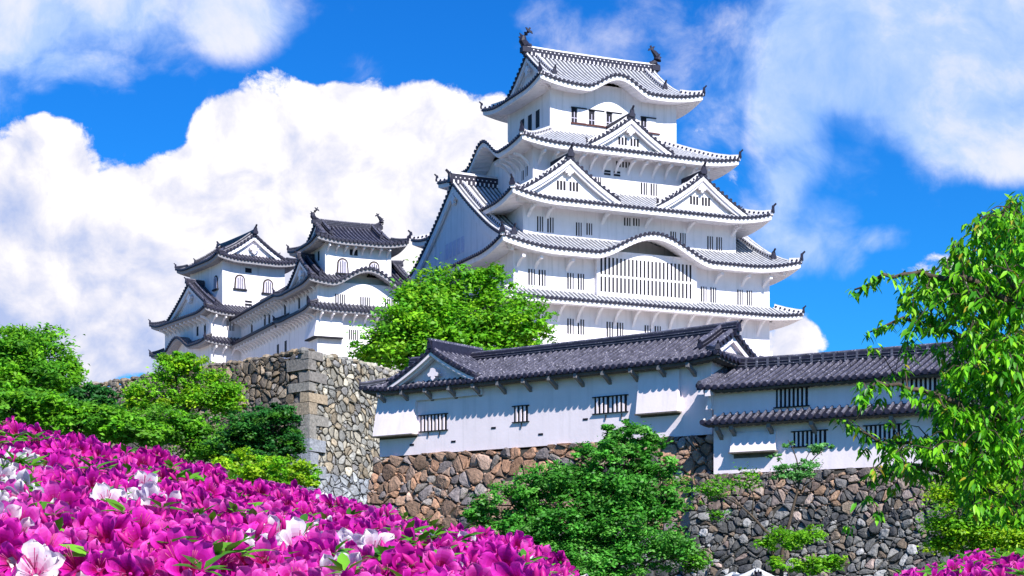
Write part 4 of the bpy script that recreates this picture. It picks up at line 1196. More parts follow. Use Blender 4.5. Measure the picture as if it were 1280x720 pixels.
def leaves_mesh(name, cen, axis, nrm, ln, wd, col, m, parent, shape='diamond', fold=0.25, stuff=False):
    """many leaves in one mesh; arrays of centres, directions, normals, lengths, widths, colours"""
    n = len(cen)
    axis = axis / np.maximum(np.linalg.norm(axis, axis=1, keepdims=True), 1e-9)
    side = np.cross(axis, nrm); side /= np.maximum(np.linalg.norm(side, axis=1, keepdims=True), 1e-9)
    up = np.cross(side, axis)
    L = ln[:, None]; W = wd[:, None]
    if shape == 'diamond':
        vs = np.stack([cen - axis * L / 2, cen + side * W / 2 + up * W * fold, cen + axis * L / 2, cen - side * W / 2 + up * W * fold], 1)
        k = 4; quads = np.array([[0, 1, 2, 3]])
    else:                                          # pointed blade, folded on the midrib and curving down
        t = np.array([0.0, 0.3, 0.65, 1.0]); wv = np.array([0.05, 1.0, 0.72, 0.02])
        rows = []
        for q in range(4):
            c = cen + axis * L * t[q] - up * L * 0.16 * t[q] ** 2
            rows += [c + side * W / 2 * wv[q] + up * W * fold * wv[q], c, c - side * W / 2 * wv[q] + up * W * fold * wv[q]]
        vs = np.stack(rows, 1); k = 12
        quads = np.array([[3 * a + b, 3 * a + b + 1, 3 * a + b + 4, 3 * a + b + 3] for a in range(3) for b in range(2)])
    V = vs.reshape(-1, 3)
    Fq = (quads[None] + (np.arange(n) * k)[:, None, None]).reshape(-1, 4)
    me = bpy.data.meshes.new(name)
    me.vertices.add(len(V)); me.vertices.foreach_set('co', V.astype(np.float32).ravel())
    me.loops.add(len(Fq) * 4); me.loops.foreach_set('vertex_index', Fq.astype(np.int32).ravel())
    me.polygons.add(len(Fq)); me.polygons.foreach_set('loop_start', np.arange(0, len(Fq) * 4, 4, dtype=np.int32))
    me.update(calc_edges=True)
    a = me.attributes.new('Col', 'FLOAT_COLOR', 'FACE')
    cc = np.concatenate([np.repeat(col, len(quads), 0), np.ones((len(Fq), 1))], 1)
    a.data.foreach_set('color', cc.astype(np.float32).ravel())
    me.materials.append(m)
    o = bpy.data.objects.new(name, me); COL.objects.link(o)
    if parent is not None:
        o.parent = parent
        if parent.parent is None: o.matrix_parent_inverse = Matrix.Translation(-Vector(parent.location))
    return o

def unit(r, n):
    v = r.normal(size=(n, 3)); return v / np.linalg.norm(v, axis=1, keepdims=True)

def crown_arrays(seed, blobs_, clumps, per, leaf, cols, rc=0.24, flat=0.6, upbias=0.55, droop=0.0):
    """blobs: (centre, radii); clumps of leaves sit in the outer part of each blob"""
    r = np.random.default_rng(seed)
    C, A, N, LN, WD, CL = [], [], [], [], [], []
    vol = np.array([b[1][0] * b[1][2] + 0.3 * b[1][0] * b[1][1] for b in blobs_]); vol = vol / vol.sum()
    for (c, rad), share in zip(blobs_, vol):
        m = max(6, int(clumps * share))
        d = unit(r, m); d[:, 2] += 0.15
        k = r.uniform(0.35, 1.0, (m, 1)) ** 0.5
        nl = int(r.integers(7, 12)); ld = unit(r, nl); ld[:, 2] += 0.2   # uneven lobes with dark gaps between them
        which = r.integers(0, nl, m); lr = r.uniform(0.30, 0.52, nl)
        cc = np.array(c) + (ld[which] * (1.0 - lr[which])[:, None] * r.uniform(0.75, 1.2, nl)[which][:, None] + d * k * lr[which][:, None]) * np.array(rad)
        full = r.random(m) < 0.42                                       # the rest fill the body of the lobe
        cc[full] = (np.array(c) + d * k * np.array(rad))[full]
        d = d * 0.7 + ld[which] * 0.4 * (~full)[:, None]
        R_ = min(rad) * rc * r.uniform(0.6, 1.4, m)
        for i in range(m):
            n = max(3, int(per * r.uniform(0.5, 1.5)))
            off = r.normal(size=(n, 3)) * R_[i] * np.array([1, 1, flat]) * 0.75
            p = cc[i] + off
            out = d[i] * 0.5 + off / (R_[i] + 1e-6) * 0.35
            nr = out + np.array([0, 0, upbias]) + np.array(sd) * 0.45 + r.normal(size=(n, 3)) * 0.38
            ax = r.normal(size=(n, 3)); ax[:, 2] = ax[:, 2] * 0.4 - droop
            ax += out * 0.5
            base = np.array(cols[r.choice(len(cols), p=None)])
            tone = r.uniform(0.72, 1.28)
            cl = base * tone * r.uniform(0.8, 1.2, (n, 1)) * r.uniform(0.92, 1.08, (n, 3))
            C.append(p); A.append(ax); N.append(nr); CL.append(cl)
            s = leaf * r.uniform(0.7, 1.35, n); LN.append(s); WD.append(s * r.uniform(0.42, 0.62, n))
    return [np.concatenate(x) for x in (C, A, N, LN, WD, CL)]

def tree(name, label, cat, group, base, blobs_, seed, clumps, per, leaf, cols, trunk_r, rc=0.24, flat=0.6, upbias=0.55, droop=0.0, limbs=1.0, twigs=2, kink=0.12, trunks=1):
    root = thing(name, label, cat, base, group)
    C, A, N, LN, WD, CL = crown_arrays(seed, blobs_, clumps, per, leaf, cols, rc, flat, upbias, droop)
    leaves_mesh('crown', C, A, N, LN, WD, CL, M_leaf, root)
    rg = random.Random(seed)
    b = Vector(base)
    cen = Vector((0, 0, 0))
    for c, rad in blobs_: cen += Vector(c)
    cen /= len(blobs_)
    lowz = min(c[2] - rad[2] * 0.4 for c, rad in blobs_)
    mb = MB()
    fork = Vector((b.x * 0.6 + cen.x * 0.4, b.y * 0.6 + cen.y * 0.4, b.z + (lowz - b.z) * 0.75))
    def bent(p, q, n=5, k=kink):
        L = (q - p).length; r = []
        for i in range(n + 1):
            t = i / n; w_ = math.sin(math.pi * t) * L * k
            r.append(p.lerp(q, t) + Vector((rg.uniform(-1, 1) * w_, rg.uniform(-1, 1) * w_, rg.uniform(-.2, 1) * w_ * .6)))
        return r
    tr = bent(b, fork, 5, 0.05)
    mb.tube(tr, [trunk_r * (1.25 - 0.5 * i / 5) for i in range(6)], 0, 8)
    mb.build('trunk', M_bark, root, True)
    mb = MB()
    for c, rad in blobs_:
        c = Vector(c)
        limb = bent(fork, c, 5)
        r0 = trunk_r * 0.55 * limbs
        mb.tube(limb, [r0 * (1 - 0.75 * i / 5) for i in range(6)], 0, 6)
        for k in range(twigs):
            d = Vector((rg.uniform(-1, 1), rg.uniform(-1, 1), rg.uniform(-.3, 1))).normalized()
            q = c + Vector((d.x * rad[0], d.y * rad[1], d.z * rad[2])) * 0.85
            tw = bent(limb[rg.choice((3, 4, 5))], q, 4)
            mb.tube(tw, [r0 * 0.32 * (1 - 0.75 * i / 4) for i in range(5)], 0, 5)
    mb.build('branches', M_bark, root, True)
    return root

def B(px, py, Y, rx, ry, ry_depth=None):            # a crown lobe measured at distance Y: half sizes in photo pixels
    k = Y / F_PX; p = at(px, py, Y)
    return (tuple(p), (rx * k, (ry_depth or max(rx, ry) * 0.9) * k, ry * k))
def gz(x, y):
    return -1.6 + 6.0 * sm(45, 105, y) * sm(2, -16, x)

BRIGHT = [(0.16, 0.44, 0.014), (0.20, 0.50, 0.018), (0.12, 0.36, 0.012), (0.27, 0.55, 0.022)]
MID = [(0.085, 0.29, 0.016), (0.11, 0.36, 0.02), (0.065, 0.22, 0.014), (0.15, 0.40, 0.025)]
DEEP = [(0.026, 0.15, 0.024), (0.036, 0.19, 0.03), (0.018, 0.11, 0.018), (0.055, 0.23, 0.03)]
LIME = [(0.30, 0.52, 0.012), (0.38, 0.60, 0.016), (0.20, 0.42, 0.012)]
MAPLE = [(0.075, 0.31, 0.028), (0.10, 0.39, 0.04), (0.05, 0.23, 0.022), (0.15, 0.44, 0.06)]
MINT = [(0.16, 0.44, 0.11), (0.24, 0.54, 0.17), (0.12, 0.36, 0.08)]

# the rounded tree in front of the great keep
Y = 149
tree('broadleaf_tree', 'bright green round-crowned tree standing in front of the great keep', 'tree', None, (at(575, 494, Y).x, Y, 18.0),
     [B(575, 397, Y, 80, 58, 52), B(512, 425, Y - 1, 62, 40, 45), B(635, 405, Y, 52, 38, 40), B(560, 445, Y - 2, 95, 28, 50), B(602, 352, Y, 42, 20, 34), B(468, 440, Y, 26, 24), B(664, 420, Y, 30, 20), B(540, 375, Y, 45, 30, 36)],
     101, 900, 46, 0.42, BRIGHT + MID[1:2], 0.4, 0.26)
# left side
Y = 72
tree('broadleaf_tree', 'rounded fresh-green tree at the far left edge against the sky', 'tree', 'trees on the left slope', (at(35, 500, Y).x, Y, gz(at(35, 500, Y).x, Y)),
     [B(45, 452, Y, 58, 38), B(20, 440, Y, 40, 28), B(82, 470, Y, 22, 18), B(-10, 475, Y, 60, 45), B(40, 480, Y - 1, 70, 26)], 102, 600, 40, 0.20, BRIGHT[:3] + MID[:2], 0.22)
Y = 62
tree('conifer_bush', 'dark green spreading bush between the far-left tree and the stone wall', 'bush', 'bushes on the left slope', (at(100, 540, Y).x, Y, gz(at(100, 540, Y).x, Y)),
     [B(112, 500, Y, 34, 16), B(75, 512, Y, 40, 18), B(130, 515, Y, 28, 14)], 103, 300, 40, 0.15, DEEP, 0.12, flat=0.4)
Y = 55
tree('leafy_bush', 'loose mid-green bush just above the azaleas at the left edge', 'bush', 'bushes on the left slope', (at(40, 560, Y).x, Y, gz(at(40, 560, Y).x, Y)),
     [B(30, 515, Y, 65, 26), B(100, 530, Y, 60, 24), B(165, 540, Y, 45, 18)], 104, 420, 40, 0.16, BRIGHT[:2] + MID, 0.1)
Y = 88
tree('pine_tree', 'light green tree with spreading bare limbs against the tan stone wall', 'tree', 'trees on the left slope', (at(235, 560, Y).x, Y, gz(at(235, 560, Y).x, Y)),
     [B(222, 468, Y, 34, 20), B(192, 497, Y, 36, 20), B(262, 492, Y, 38, 24), B(235, 455, Y, 30, 12), B(212, 450, Y, 20, 10), B(285, 508, Y, 24, 14), B(170, 512, Y, 18, 12), B(240, 500, Y, 30, 18)],
     105, 460, 44, 0.17, BRIGHT[:3] + LIME[:1], 0.22, 0.3, limbs=0.9, twigs=3)
Y = 82
tree('leafy_bush', 'mid-green undergrowth below the light green tree', 'bush', 'bushes on the left slope', (at(210, 590, Y).x, Y, gz(at(210, 590, Y).x, Y)),
     [B(200, 540, Y, 65, 24), B(255, 556, Y, 60, 24), B(305, 565, Y, 45, 24), B(150, 540, Y, 40, 20), B(235, 530, Y, 40, 16)], 106, 480, 40, 0.18, MID + BRIGHT[:1], 0.12)
Y = 80
tree('dark_tree', 'dense dark green tree in front of the wall corner', 'tree', 'trees on the left slope', (at(330, 610, Y).x, Y, gz(at(330, 610, Y).x, Y)),
     [B(330, 538, Y, 50, 26), B(362, 556, Y, 22, 20), B(305, 560, Y, 42, 20), B(345, 520, Y, 28, 14), B(340, 570, Y, 40, 16)], 107, 420, 46, 0.17, DEEP + MID[2:3], 0.18, flat=0.45)
Y = 70
tree('leafy_bush', 'yellow-green low bush at the foot of the dark tree by the wall corner', 'bush', 'bushes on the left slope', (at(355, 620, Y).x, Y, gz(at(355, 620, Y).x, Y)),
     [B(350, 592, Y, 50, 20), B(388, 599, Y, 18, 12), B(305, 585, Y, 40, 20)], 108, 260, 40, 0.15, LIME + BRIGHT[:1], 0.1)
Y = 66
tree('leafy_bush', 'tiny bright green tuft where the grey wall meets the brown stones', 'bush', 'bushes on the left slope', (at(440, 660, Y).x, Y, gz(at(440, 660, Y).x, Y)),
     [B(438, 634, Y, 22, 8), B(415, 638, Y, 14, 7)], 109, 40, 30, 0.13, BRIGHT, 0.06)
# big maple
Y = 58
tree('maple_tree', 'large feathery dark-green maple spreading below the long white building', 'tree', None, (at(745, 800, Y).x, Y, -1.6),
     [B(792, 552, Y, 42, 22), B(765, 575, Y, 52, 22), B(825, 585, Y, 28, 18), B(700, 605, Y, 62, 24), B(770, 615, Y, 70, 36), B(640, 632, Y, 55, 22), B(600, 645, Y, 30, 14),
      B(715, 650, Y, 80, 36), B(790, 665, Y, 68, 42), B(835, 690, Y, 34, 26), B(655, 672, Y, 60, 24), B(720, 705, Y, 90, 30), B(820, 630, Y, 36, 24), B(775, 535, Y, 25, 9)],
     110, 1250, 60, 0.135, MAPLE, 0.16, 0.22, flat=0.6, upbias=0.45, twigs=4, kink=0.1)

# saplings and tufts on the dark wall
def sapling(label, base, paths, tips, seed, cols, leaf, group):
    root = thing('sapling', label, 'sapling', tuple(base), group)
    mb = MB()
    for pts, r0 in paths:
        mb.tube(pts, [r0 * (1 - 0.7 * i / (len(pts) - 1)) for i in range(len(pts))], 0, 5)
    mb.build('stems', M_bark, root, True)
    C, A, N, LN, WD, CL = crown_arrays(seed, tips, 16 * len(tips), 22, leaf, cols, 0.5, 0.5, 0.7)
    leaves_mesh('leaves', C, A, N, LN, WD, CL, M_leaf, root)
Y = 69
p = lambda x, y, d=0: at(x, y, Y + d)
sapling('slender sapling with pale minty leaves rising across the white wall', (p(975, 740).x, Y, -1.6),
        [([p(975, 770), p(978, 690), p(990, 640), p(1000, 600), p(1004, 580)], 0.10), ([p(1000, 600), p(996, 575), p(990, 558), p(985, 550)], 0.035), ([p(1003, 590), p(1020, 570), p(1040, 556)], 0.035), ([p(998, 612), p(985, 590), p(972, 572)], 0.03),
         ([p(1004, 580), p(1012, 565), p(1022, 560)], 0.025), ([p(996, 620), p(1015, 600), p(1030, 578)], 0.025)],
        [B(985, 556, Y, 10, 5), B(1022, 562, Y, 15, 7), B(1036, 558, Y, 9, 4), B(970, 572, Y, 9, 5), B(980, 588, Y, 16, 6), B(1005, 582, Y, 20, 7), B(1000, 595, Y, 26, 7), B(975, 595, Y, 12, 6)], 120, MINT, 0.13, 'young growth on the dark stone wall')
sapling('green sapling leaning left with a leafy head on the dark stone wall', (p(968, 730, -1).x, Y - 1, -1.6),
        [([p(970, 770, -1), p(965, 672, -1), p(940, 645, -1), p(915, 622, -1)], 0.09), ([p(940, 645, -1), p(942, 620, -1), p(936, 606, -1)], 0.04), ([p(925, 632, -1), p(900, 618, -1), p(885, 612, -1)], 0.035)],
        [B(900, 612, Y - 1, 28, 14), B(928, 600, Y - 1, 22, 14), B(885, 620, Y - 1, 18, 10), B(895, 645, Y - 1, 20, 8), B(850, 605, Y - 1, 20, 12), B(862, 630, Y - 1, 16, 8)], 121, MID + BRIGHT[:1], 0.13, 'young growth on the dark stone wall')
for (lab, bl, sd_, cc) in (('bright green tuft low in the middle of the dark stone wall', [B(985, 675, Y - 2, 34, 13), B(1015, 668, Y - 2, 22, 10), B(960, 682, Y - 2, 18, 8)], 122, BRIGHT),
                           ('bright green tuft above the little gate roof', [B(1025, 708, Y - 3, 34, 12), B(985, 706, Y - 3, 26, 9), B(1050, 700, Y - 3, 14, 7)], 123, BRIGHT),
                           ('dark green tuft beside the maple at the bottom of the stone wall', [B(865, 702, Y - 3, 22, 14), B(848, 690, Y - 3, 18, 14)], 124, MID)):
    c0 = Vector(bl[0][0])
    tree('wall_tuft', lab, 'bush', 'young growth on the dark stone wall', (c0.x, c0.y, -1.6), bl, sd_, 90, 26, 0.15, cc, 0.03, 0.4)
# yellow-green bush, lower right
Y = 34
tree('leafy_bush', 'yellow-green bush in the lower right corner under the overhanging tree', 'bush', None, (at(1215, 800, Y).x, Y, -1.6),
     [B(1205, 640, Y, 45, 42), B(1255, 610, Y, 45, 45), B(1178, 672, Y, 30, 26), B(1245, 680, Y, 60, 34), B(1210, 610, Y, 28, 20), B(1290, 640, Y, 40, 60)], 125, 520, 44, 0.085, LIME + BRIGHT[:2], 0.08, 0.28)

# ------------------------------------------------------------------ overhanging tree at the right, close to the viewer
Yn = 13.0
root = thing('overhanging_tree', 'close tree with long drooping glossy leaves overhanging the right side', 'tree', (at(1470, 720, Yn).x, Yn, -1.6))
nr = random.Random(77)
limbs_px = [([(1470, 1040, 0.3), (1465, 800, 0.2), (1440, 620, 0.1), (1420, 480, 0)], 0.085),
            ([(1420, 480, 0), (1300, 400, -.3), (1220, 352, -.4), (1150, 342, -.4), (1105, 345, -.5), (1068, 362, -.5)], 0.035),
            ([(1430, 560, 0), (1290, 440, .3), (1200, 418, .4), (1130, 398, .3), (1085, 416, .3)], 0.03),
            ([(1435, 600, 0), (1250, 520, -.2), (1150, 486, -.5), (1096, 478, -.6), (1075, 500, -.6)], 0.03),
            ([(1440, 640, 0), (1270, 585, .2), (1180, 548, .2), (1110, 556, .1), (1062, 532, 0)], 0.03),
            ([(1425, 520, 0), (1340, 350, .2), (1275, 268, .3), (1262, 250, .3)], 0.032),
            ([(1440, 640, 0), (1300, 645, .4), (1210, 600, .3), (1130, 580, .2), (1090, 600, .2)], 0.026),
            ([(1425, 500, 0), (1310, 450, .6), (1230, 380, .7), (1190, 310, .7)], 0.028),
            ([(1300, 400, -.3), (1260, 350, -.4), (1225, 290, -.5)], 0.02)]
mb = MB(); spots = []
for pts, r0 in limbs_px:
    P3 = [at(x, y, Yn + d) for x, y, d in pts]
    fine = []
    for i in range(len(P3) - 1):
        for k in range(4): fine.append(P3[i].lerp(P3[i + 1], k / 4) + Vector((nr.uniform(-.012, .012), nr.uniform(-.02, .02), nr.uniform(-.012, .012))))
    fine.append(P3[-1])
    mb.tube(fine, [r0 * (1 - 0.82 * i / (len(fine) - 1)) for i in range(len(fine))], 0, 6)
    if r0 < 0.05:
        for q in fine[5:]:
            spots.append(q)
mb.build('trunk', M_bark, root, True)
dens = [(1245, 330, 55, 62, 55), (1235, 405, 75, 62, 80), (1245, 505, 75, 65, 100), (1255, 590, 60, 60, 70), (1255, 300, 35, 40, 30), (1170, 380, 50, 34, 30), (1175, 530, 40, 40, 10), (1140, 570, 36, 28, 16), (1205, 555, 50, 45, 40), (1300, 450, 60, 160, 60), (1275, 290, 30, 45, 22), (1120, 440, 30, 30, 4), (1195, 350, 40, 30, 24), (1225, 450, 45, 40, 20), (1265, 400, 40, 120, 60)]
mb = MB()
for (cx, cy, rx, ry, n) in dens:
    for i in range(int(n * 2.1)):
        a = nr.uniform(0, 2 * math.pi); k = nr.random() ** 0.42 * 1.05
        q = at(cx + math.cos(a) * rx * k, cy + math.sin(a) * ry * k, Yn + nr.uniform(-.7, 1.0))
        # twig to the nearest limb point
        near = min(spots, key=lambda s: (s - q).length)
        mid_ = near.lerp(q, 0.5) + Vector((0, 0, 0.04))
        mb.tube([near, mid_, q], [0.006, 0.004, 0.002], 0, 4, False)
        spots.append(q)
for (x, y) in [(1062, 532), (1085, 622), (1092, 590), (1096, 640), (1078, 560), (1120, 610), (1060, 660), (1050, 525), (1075, 480), (1100, 500), (1110, 530)]:
    q = at(x, y, Yn + nr.uniform(-.5, .5)); near = min(spots, key=lambda s: (s - q).length)
    mb.tube([near, near.lerp(q, .5) + Vector((0, 0, .03)), q], [0.005, 0.004, 0.002], 0, 4, False); spots.append(q)
mb.build('twigs', M_bark, root)
C, A, N, LN, WD, CL = [], [], [], [], [], []
r = np.random.default_rng(5)
GREEN = np.array([(0.14, 0.46, 0.012), (0.20, 0.56, 0.016), (0.28, 0.63, 0.02), (0.09, 0.36, 0.012), (0.05, 0.24, 0.012)])
for q in spots:
    n = r.integers(8, 14)
    a = r.uniform(0, 2 * math.pi, n)
    ax = np.stack([np.cos(a) * 0.75, np.sin(a) * 0.75, -r.uniform(0.25, 1.1, n)], 1)
    nrm = np.stack([np.cos(a) * 0.5, np.sin(a) * 0.5, np.ones(n)], 1) + np.array(sd) * 0.6 + r.normal(size=(n, 3)) * 0.3
    s = r.uniform(0.055, 0.105, n)
    C.append(np.array(q) + r.normal(size=(n, 3)) * 0.02); A.append(ax); N.append(nrm); LN.append(s); WD.append(s * r.uniform(0.28, 0.40, n))
    cl_ = GREEN[r.integers(0, 5, n)] * r.uniform(0.75, 1.25, (n, 1)); old = r.random(n) < 0.03; cl_[old] = (0.42, 0.36, 0.03); CL.append(cl_)
leaves_mesh('crown', *[np.concatenate(x) for x in (C, A, N, LN, WD, CL)], M_leaf_near, root, 'blade', 0.12)

# ------------------------------------------------------------------ azaleas
M_petal = col_mat('azalea_petal', 0.55, 0, 8, 0.0, 3, 0.25, 0.42)
M_azleaf = leaf_mat('azalea_leaf', 0.3, 0.4, 0.4)
def flower_mesh(name, seed, kind):
    r = random.Random(seed); mb = MB(); mb.c = []
    NU, NV = 7, 4
    R0 = 0.0355 * r.uniform(0.92, 1.08)
    edge, mid_, throat = {'magenta': ((0.87, 0.055, 0.58), (0.72, 0.012, 0.44), (0.42, 0.003, 0.12)), 'pink': ((0.90, 0.17, 0.62), (0.82, 0.045, 0.50), (0.52, 0.005, 0.13)),
                          'deep': ((0.62, 0.010, 0.36), (0.52, 0.005, 0.29), (0.30, 0.002, 0.08)), 'white': ((0.90, 0.84, 0.88), (0.86, 0.50, 0.70), (0.70, 0.03, 0.30))}[kind]
    for k in range(5):
        a0 = 2 * math.pi * k / 5 + r.uniform(-.1, .1); tilt = r.uniform(-.35, .3); ws = r.uniform(.9, 1.12); ln = R0 * r.uniform(.9, 1.12)
        b = len(mb.v); ph = r.uniform(0, 6)
        for i in range(NU + 1):
            u = i / NU
            rad = 0.004 + ln * u
            wd = 0.68 * ws * (1.0 if u < 0.42 else max(0.03, 1 - ((u - 0.42) / 0.58) ** 3.0))
            for j in range(NV + 1):
                v = j / NV * 2 - 1
                aa = a0 + v * wd * 0.92
                rr_ = rad * (1 - 0.05 * v * v * u)
                z = -0.034 * (1 - u) ** 1.5 + tilt * 0.02 * u * u + 0.0055 * u * math.sin(7 * v + ph) + 0.004 * u * (v * v) - 0.010 * max(0, u - .7)
                mb.v.append((math.cos(aa) * rr_, math.sin(aa) * rr_, z))
        for i in range(NU):
            u = (i + 0.5) / NU
            for j in range(NV):
                q = b + i * (NV + 1) + j
                mb.f.append((q, q + NV + 1, q + NV + 2, q + 1)); mb.m.append(0)
                vm = abs((j + 0.5) / NV * 2 - 1)
                if kind == 'white': t = min(1, max(0, (u - 0.05) / 0.62 + 0.5 * (vm - 0.35)))
                else: t = min(1, max(0, (u - 0.16) * 1.25 + 0.2 * (vm - 0.5)))
                c = [throat[x] * (1 - t) + edge[x] * t if t > 0.5 else throat[x] * (1 - 2 * t) + mid_[x] * 2 * t for x in range(3)] if t <= 0.5 else [mid_[x] * (2 - 2 * t) + edge[x] * (2 * t - 1) for x in range(3)]
                if vm < 0.5 and u < 0.85: c = [q_ * (0.80 + 0.1 * u) for q_ in c]          # darker mid-vein
                mb.c.append((c[0], c[1], c[2], 1))
    for k in range(6):
        a = r.uniform(0, 6.28); L = 0.036 if k else 0.045
        p0 = Vector((0, 0, -0.02)); p2 = Vector((math.cos(a) * 0.010, math.sin(a) * 0.010, L * 0.6)); n0 = len(mb.f)
        mb.tube([p0, (p0 + p2) * 0.5, p2], [0.0007, 0.0006, 0.0011], 0, 3)
        mb.c += [(0.7, 0.12, 0.35, 1)] * (len(mb.f) - n0)
    me_o = mb.build(name, [M_petal], None, True)
    me = me_o.data; bpy.data.objects.remove(me_o)
    return me
FM = {k: [flower_mesh('flower', 10 * i + j, k) for j in range(4)] for i, k in enumerate(('magenta', 'pink', 'deep', 'white'))}

M_bud = mat('azalea_bud', (0.45, 0.01, 0.20), 0.5)
def zc(x):     # crest height of the azalea bank along X (metres), seen from the eye level at 0
    xs_ = [-3.2, -1.85, -1.46, -1.06, -0.63, -0.29, 0.03, 0.20, 0.30, 0.42]
    zs_ = [0.85, 0.64, 0.60, 0.49, 0.37, 0.30, 0.24, 0.12, -0.05, -0.4]
    return float(np.interp(x, xs_, zs_))
def bank(x, y):
    t = min(max((y - 2.3) / 4.0, -0.2), 1.25)
    e = zc(x * 6.2 / max(y, 2.2))                   # the bush narrows towards the viewer's right-hand side
    z = e * (t if t < 1 else 1 - (t - 1) * 2.2)
    z += 0.05 * mnoise.noise((x * 3.1, y * 2.2, 3.3)) + 0.03 * mnoise.noise((x * 8, y * 6, 1.7))
    return z - 0.03
def azalea(label, region, n, mix, seed, fl_label=None, surf=bank, leaf_n=5200, big=1.0, leafcol=MID):
    """one bush: woody stems, leaf mass, 100 single flowers and the remaining blossom"""
    r = random.Random(seed)
    pts = []
    tries = 0
    while len(pts) < n and tries < n * 60:
        tries += 1
        x, y = region(r)
        if mnoise.noise((x * 7, y * 4, 2.2)) < -0.07 and r.random() < 0.88: continue      # leafy gaps between the trusses
        if all((x - a) ** 2 + ((y - b) * 0.8) ** 2 > (0.0315 * big) ** 2 for a, b, *_ in pts): pts.append((x, y))
    cx = sum(p[0] for p in pts) / len(pts); cy = sum(p[1] for p in pts) / len(pts)
    root = thing('azalea_bush', label, 'azalea bush', (cx, cy, -1.6), 'azalea bushes in bloom')
    mb = MB()
    for i in range(26):
        x, y = r.choice(pts); z = surf(x, y) - 0.12
        q = Vector((cx + (x - cx) * 0.35, cy + (y - cy) * 0.35, -1.6))
        mb.tube([q, q.lerp(Vector((x, y, z)), .55) + Vector((0, 0, .1)), Vector((x, y, z))], [0.014, 0.009, 0.004], 0, 5)
    mb.build('stems', M_bark, root)
    # leaves: a dense layer under the blossoms and tufts between them
    C, A, N, LN, WD, CL = [], [], [], [], [], []
    rr_ = np.random.default_rng(seed)
    for i in range(leaf_n // 6):
        x, y = region(r); z = surf(x, y) + r.uniform(-0.16, 0.005) + (0.035 if mnoise.noise((x * 7, y * 4, 2.2)) < -0.08 or r.random() < 0.08 else 0)
        m = 6; a = rr_.uniform(0, 6.28, m)
        ax = np.stack([np.cos(a), np.sin(a), rr_.uniform(-0.1, 0.9, m)], 1)
        C.append(np.tile((x, y, z), (m, 1)) + ax * 0.004); A.append(ax); N.append(np.tile((0, -0.2, 1.0), (m, 1)) + rr_.normal(size=(m, 3)) * .2)
        s = rr_.uniform(0.032, 0.062, m); LN.append(s); WD.append(s * rr_.uniform(0.30, 0.42, m))
        CL.append(np.array(r.choice(leafcol)) * rr_.uniform(0.7, 1.3, (m, 1)))
    leaves_mesh('foliage', *[np.concatenate(q) for q in (C, A, N, LN, WD, CL)], M_azleaf, root, 'blade', 0.15)
    mb = MB()
    for i in range(n // 5):
        x, y = region(r); z = surf(x, y) + r.uniform(0.0, 0.03); d = Vector((r.gauss(0, .5), r.gauss(-.4, .4), 1)).normalized(); p0 = Vector((x, y, z))
        mb.tube([p0, p0 + d * .012, p0 + d * .026, p0 + d * .036], [.002, .006, .0055, .001], 0, 6)
    mb.build('buds', M_bud, root, True)['kind'] = 'stuff'
    fl = []
    for (x, y) in pts:
        kind = mix(x, y, r)
        me = r.choice(FM[kind]); z = surf(x, y) + r.uniform(-0.035, 0.03)
        d = Vector((r.gauss(0.08, .45), r.gauss(-1.1, .25), r.uniform(0.05, 0.7))).normalized()
        q = d.to_track_quat('Z', 'Y').to_matrix().to_4x4() @ Matrix.Rotation(r.uniform(0, 6.28), 4, 'Z')
        fl.append((y, Matrix.Translation((x, y, z)) @ q @ Matrix.Scale(r.uniform(0.82, 1.18) * big * (1.12 if kind == 'white' and 3.3 < y < 4.2 else 1.0), 4), me, kind))
    def vis(f):
        p = f[1].translation; return f[0] if -20 < 640 + 2200 * p.x / p.y < 1300 and HOR - 2200 * p.z / p.y < 735 else 99 + f[0]
    fl.sort(key=vis)
    for (_, M, me, kind) in fl[:100]:
        o = bpy.data.objects.new('flower', me); COL.objects.link(o)
        o.parent = root; o.matrix_parent_inverse = Matrix.Translation(-Vector(root.location)); o.matrix_basis = M
        if kind == 'white' and fl_label != 'white': o['label'] = 'white-edged flower with a pink throat'
    if len(fl) > 100:
        V, Fa, Cc, off = [], [], [], 0
        for (_, M, me, kind) in fl[100:]:
            nv = len(me.vertices); co = np.empty(nv * 3, dtype=np.float32); me.vertices.foreach_get('co', co); co = co.reshape(-1, 3)
            m = np.array(M); V.append(co @ m[:3, :3].T + m[:3, 3])
            Fa += [tuple(off + i for i in p.vertices) for p in me.polygons]
            cc = np.empty(len(me.polygons) * 4, dtype=np.float32); me.attributes['Col'].data.foreach_get('color', cc); Cc.append(cc); off += nv
        me = bpy.data.meshes.new('blossom'); me.from_pydata(np.concatenate(V).tolist(), [], Fa)
        a = me.attributes.new('Col', 'FLOAT_COLOR', 'FACE'); a.data.foreach_set('color', np.concatenate(Cc)); me.materials.append(M_petal)
        me.polygons.foreach_set('use_smooth', [True] * len(me.polygons))
        o = bpy.data.objects.new('blossom', me); COL.objects.link(o); o.parent = root; o.matrix_parent_inverse = Matrix.Translation(-Vector(root.location))
        o['kind'] = 'stuff'
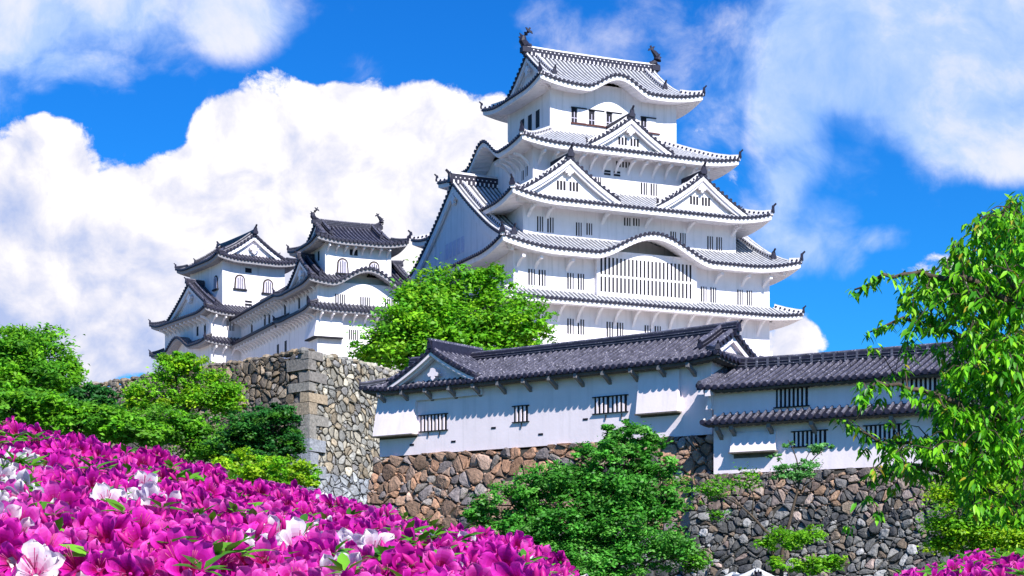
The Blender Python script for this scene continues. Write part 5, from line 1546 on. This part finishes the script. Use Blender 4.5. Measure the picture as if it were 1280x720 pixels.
    return root
def inx(y, lo, hi): return ((lo - 640) * y / F_PX, (hi - 640) * y / F_PX)
def reg(y0, y1, lo, hi):
    def f(r):
        y = (y0 + (y1 - y0) * r.random() ** 0.75); a, b = inx(y, lo(y) if callable(lo) else lo, hi(y) if callable(hi) else hi); return r.uniform(a, b), y
    return f
def mixw(w_):
    ks = list(w_); ws = [w_[k] for k in ks]
    return lambda x, y, r: r.choices(ks, ws)[0]
def patchy(x, y, r):
    if abs(x / y + 0.19) > 0.16: return r.choices(['magenta', 'pink', 'deep', 'white'], [5, 4, 1.5, 0.25])[0]
    if mnoise.noise((x * 5, y * 2.5, 8.0)) > 0.16 and r.random() < 0.42: return 'white'
    return r.choices(['magenta', 'pink', 'deep', 'white'], [5, 4, 1.5, 0.5])[0]
azalea('magenta azalea bank in front, mixed with white pink-throated flowers', reg(2.75, 4.55, lambda y: -40 if y < 3.6 else 40, lambda y: 560 if y < 4 else 520), 760, patchy, 201)
azalea('vivid magenta azalea on the right shoulder of the bank, sloping down to the maple', reg(3.0, 6.6, lambda y: 500 if y < 4.5 else 330, 745), 640, mixw({'magenta': 6, 'pink': 3, 'deep': 1.5, 'white': 0.5}), 202)
azalea('deep magenta azalea at the back of the bank, touching the left bushes', reg(4.5, 6.7, -60, 380), 620, mixw({'magenta': 5, 'deep': 4, 'pink': 1.5}), 203)
azalea('pale pink and white azalea at the far left edge', reg(3.5, 5.3, -90, 40), 190, mixw({'white': 6, 'pink': 2, 'magenta': 1}), 204, fl_label='white')
def bank2(x, y):
    px = 640 + F_PX * x / y
    t = min(max((y - 4.4) / 1.6, 0), 1.2)
    top = 0.146 - 0.00050 * max(0, 1215 - px) * 1.6
    return top * t + 0.02 * mnoise.noise((x * 6, y * 4, 5.5)) - 0.02
azalea('magenta azalea in the lower right corner', reg(4.4, 6.4, 1125, 1330), 230, mixw({'magenta': 5, 'pink': 3, 'deep': 1}), 205, surf=bank2, leaf_n=5000, leafcol=MID + BRIGHT[:1])
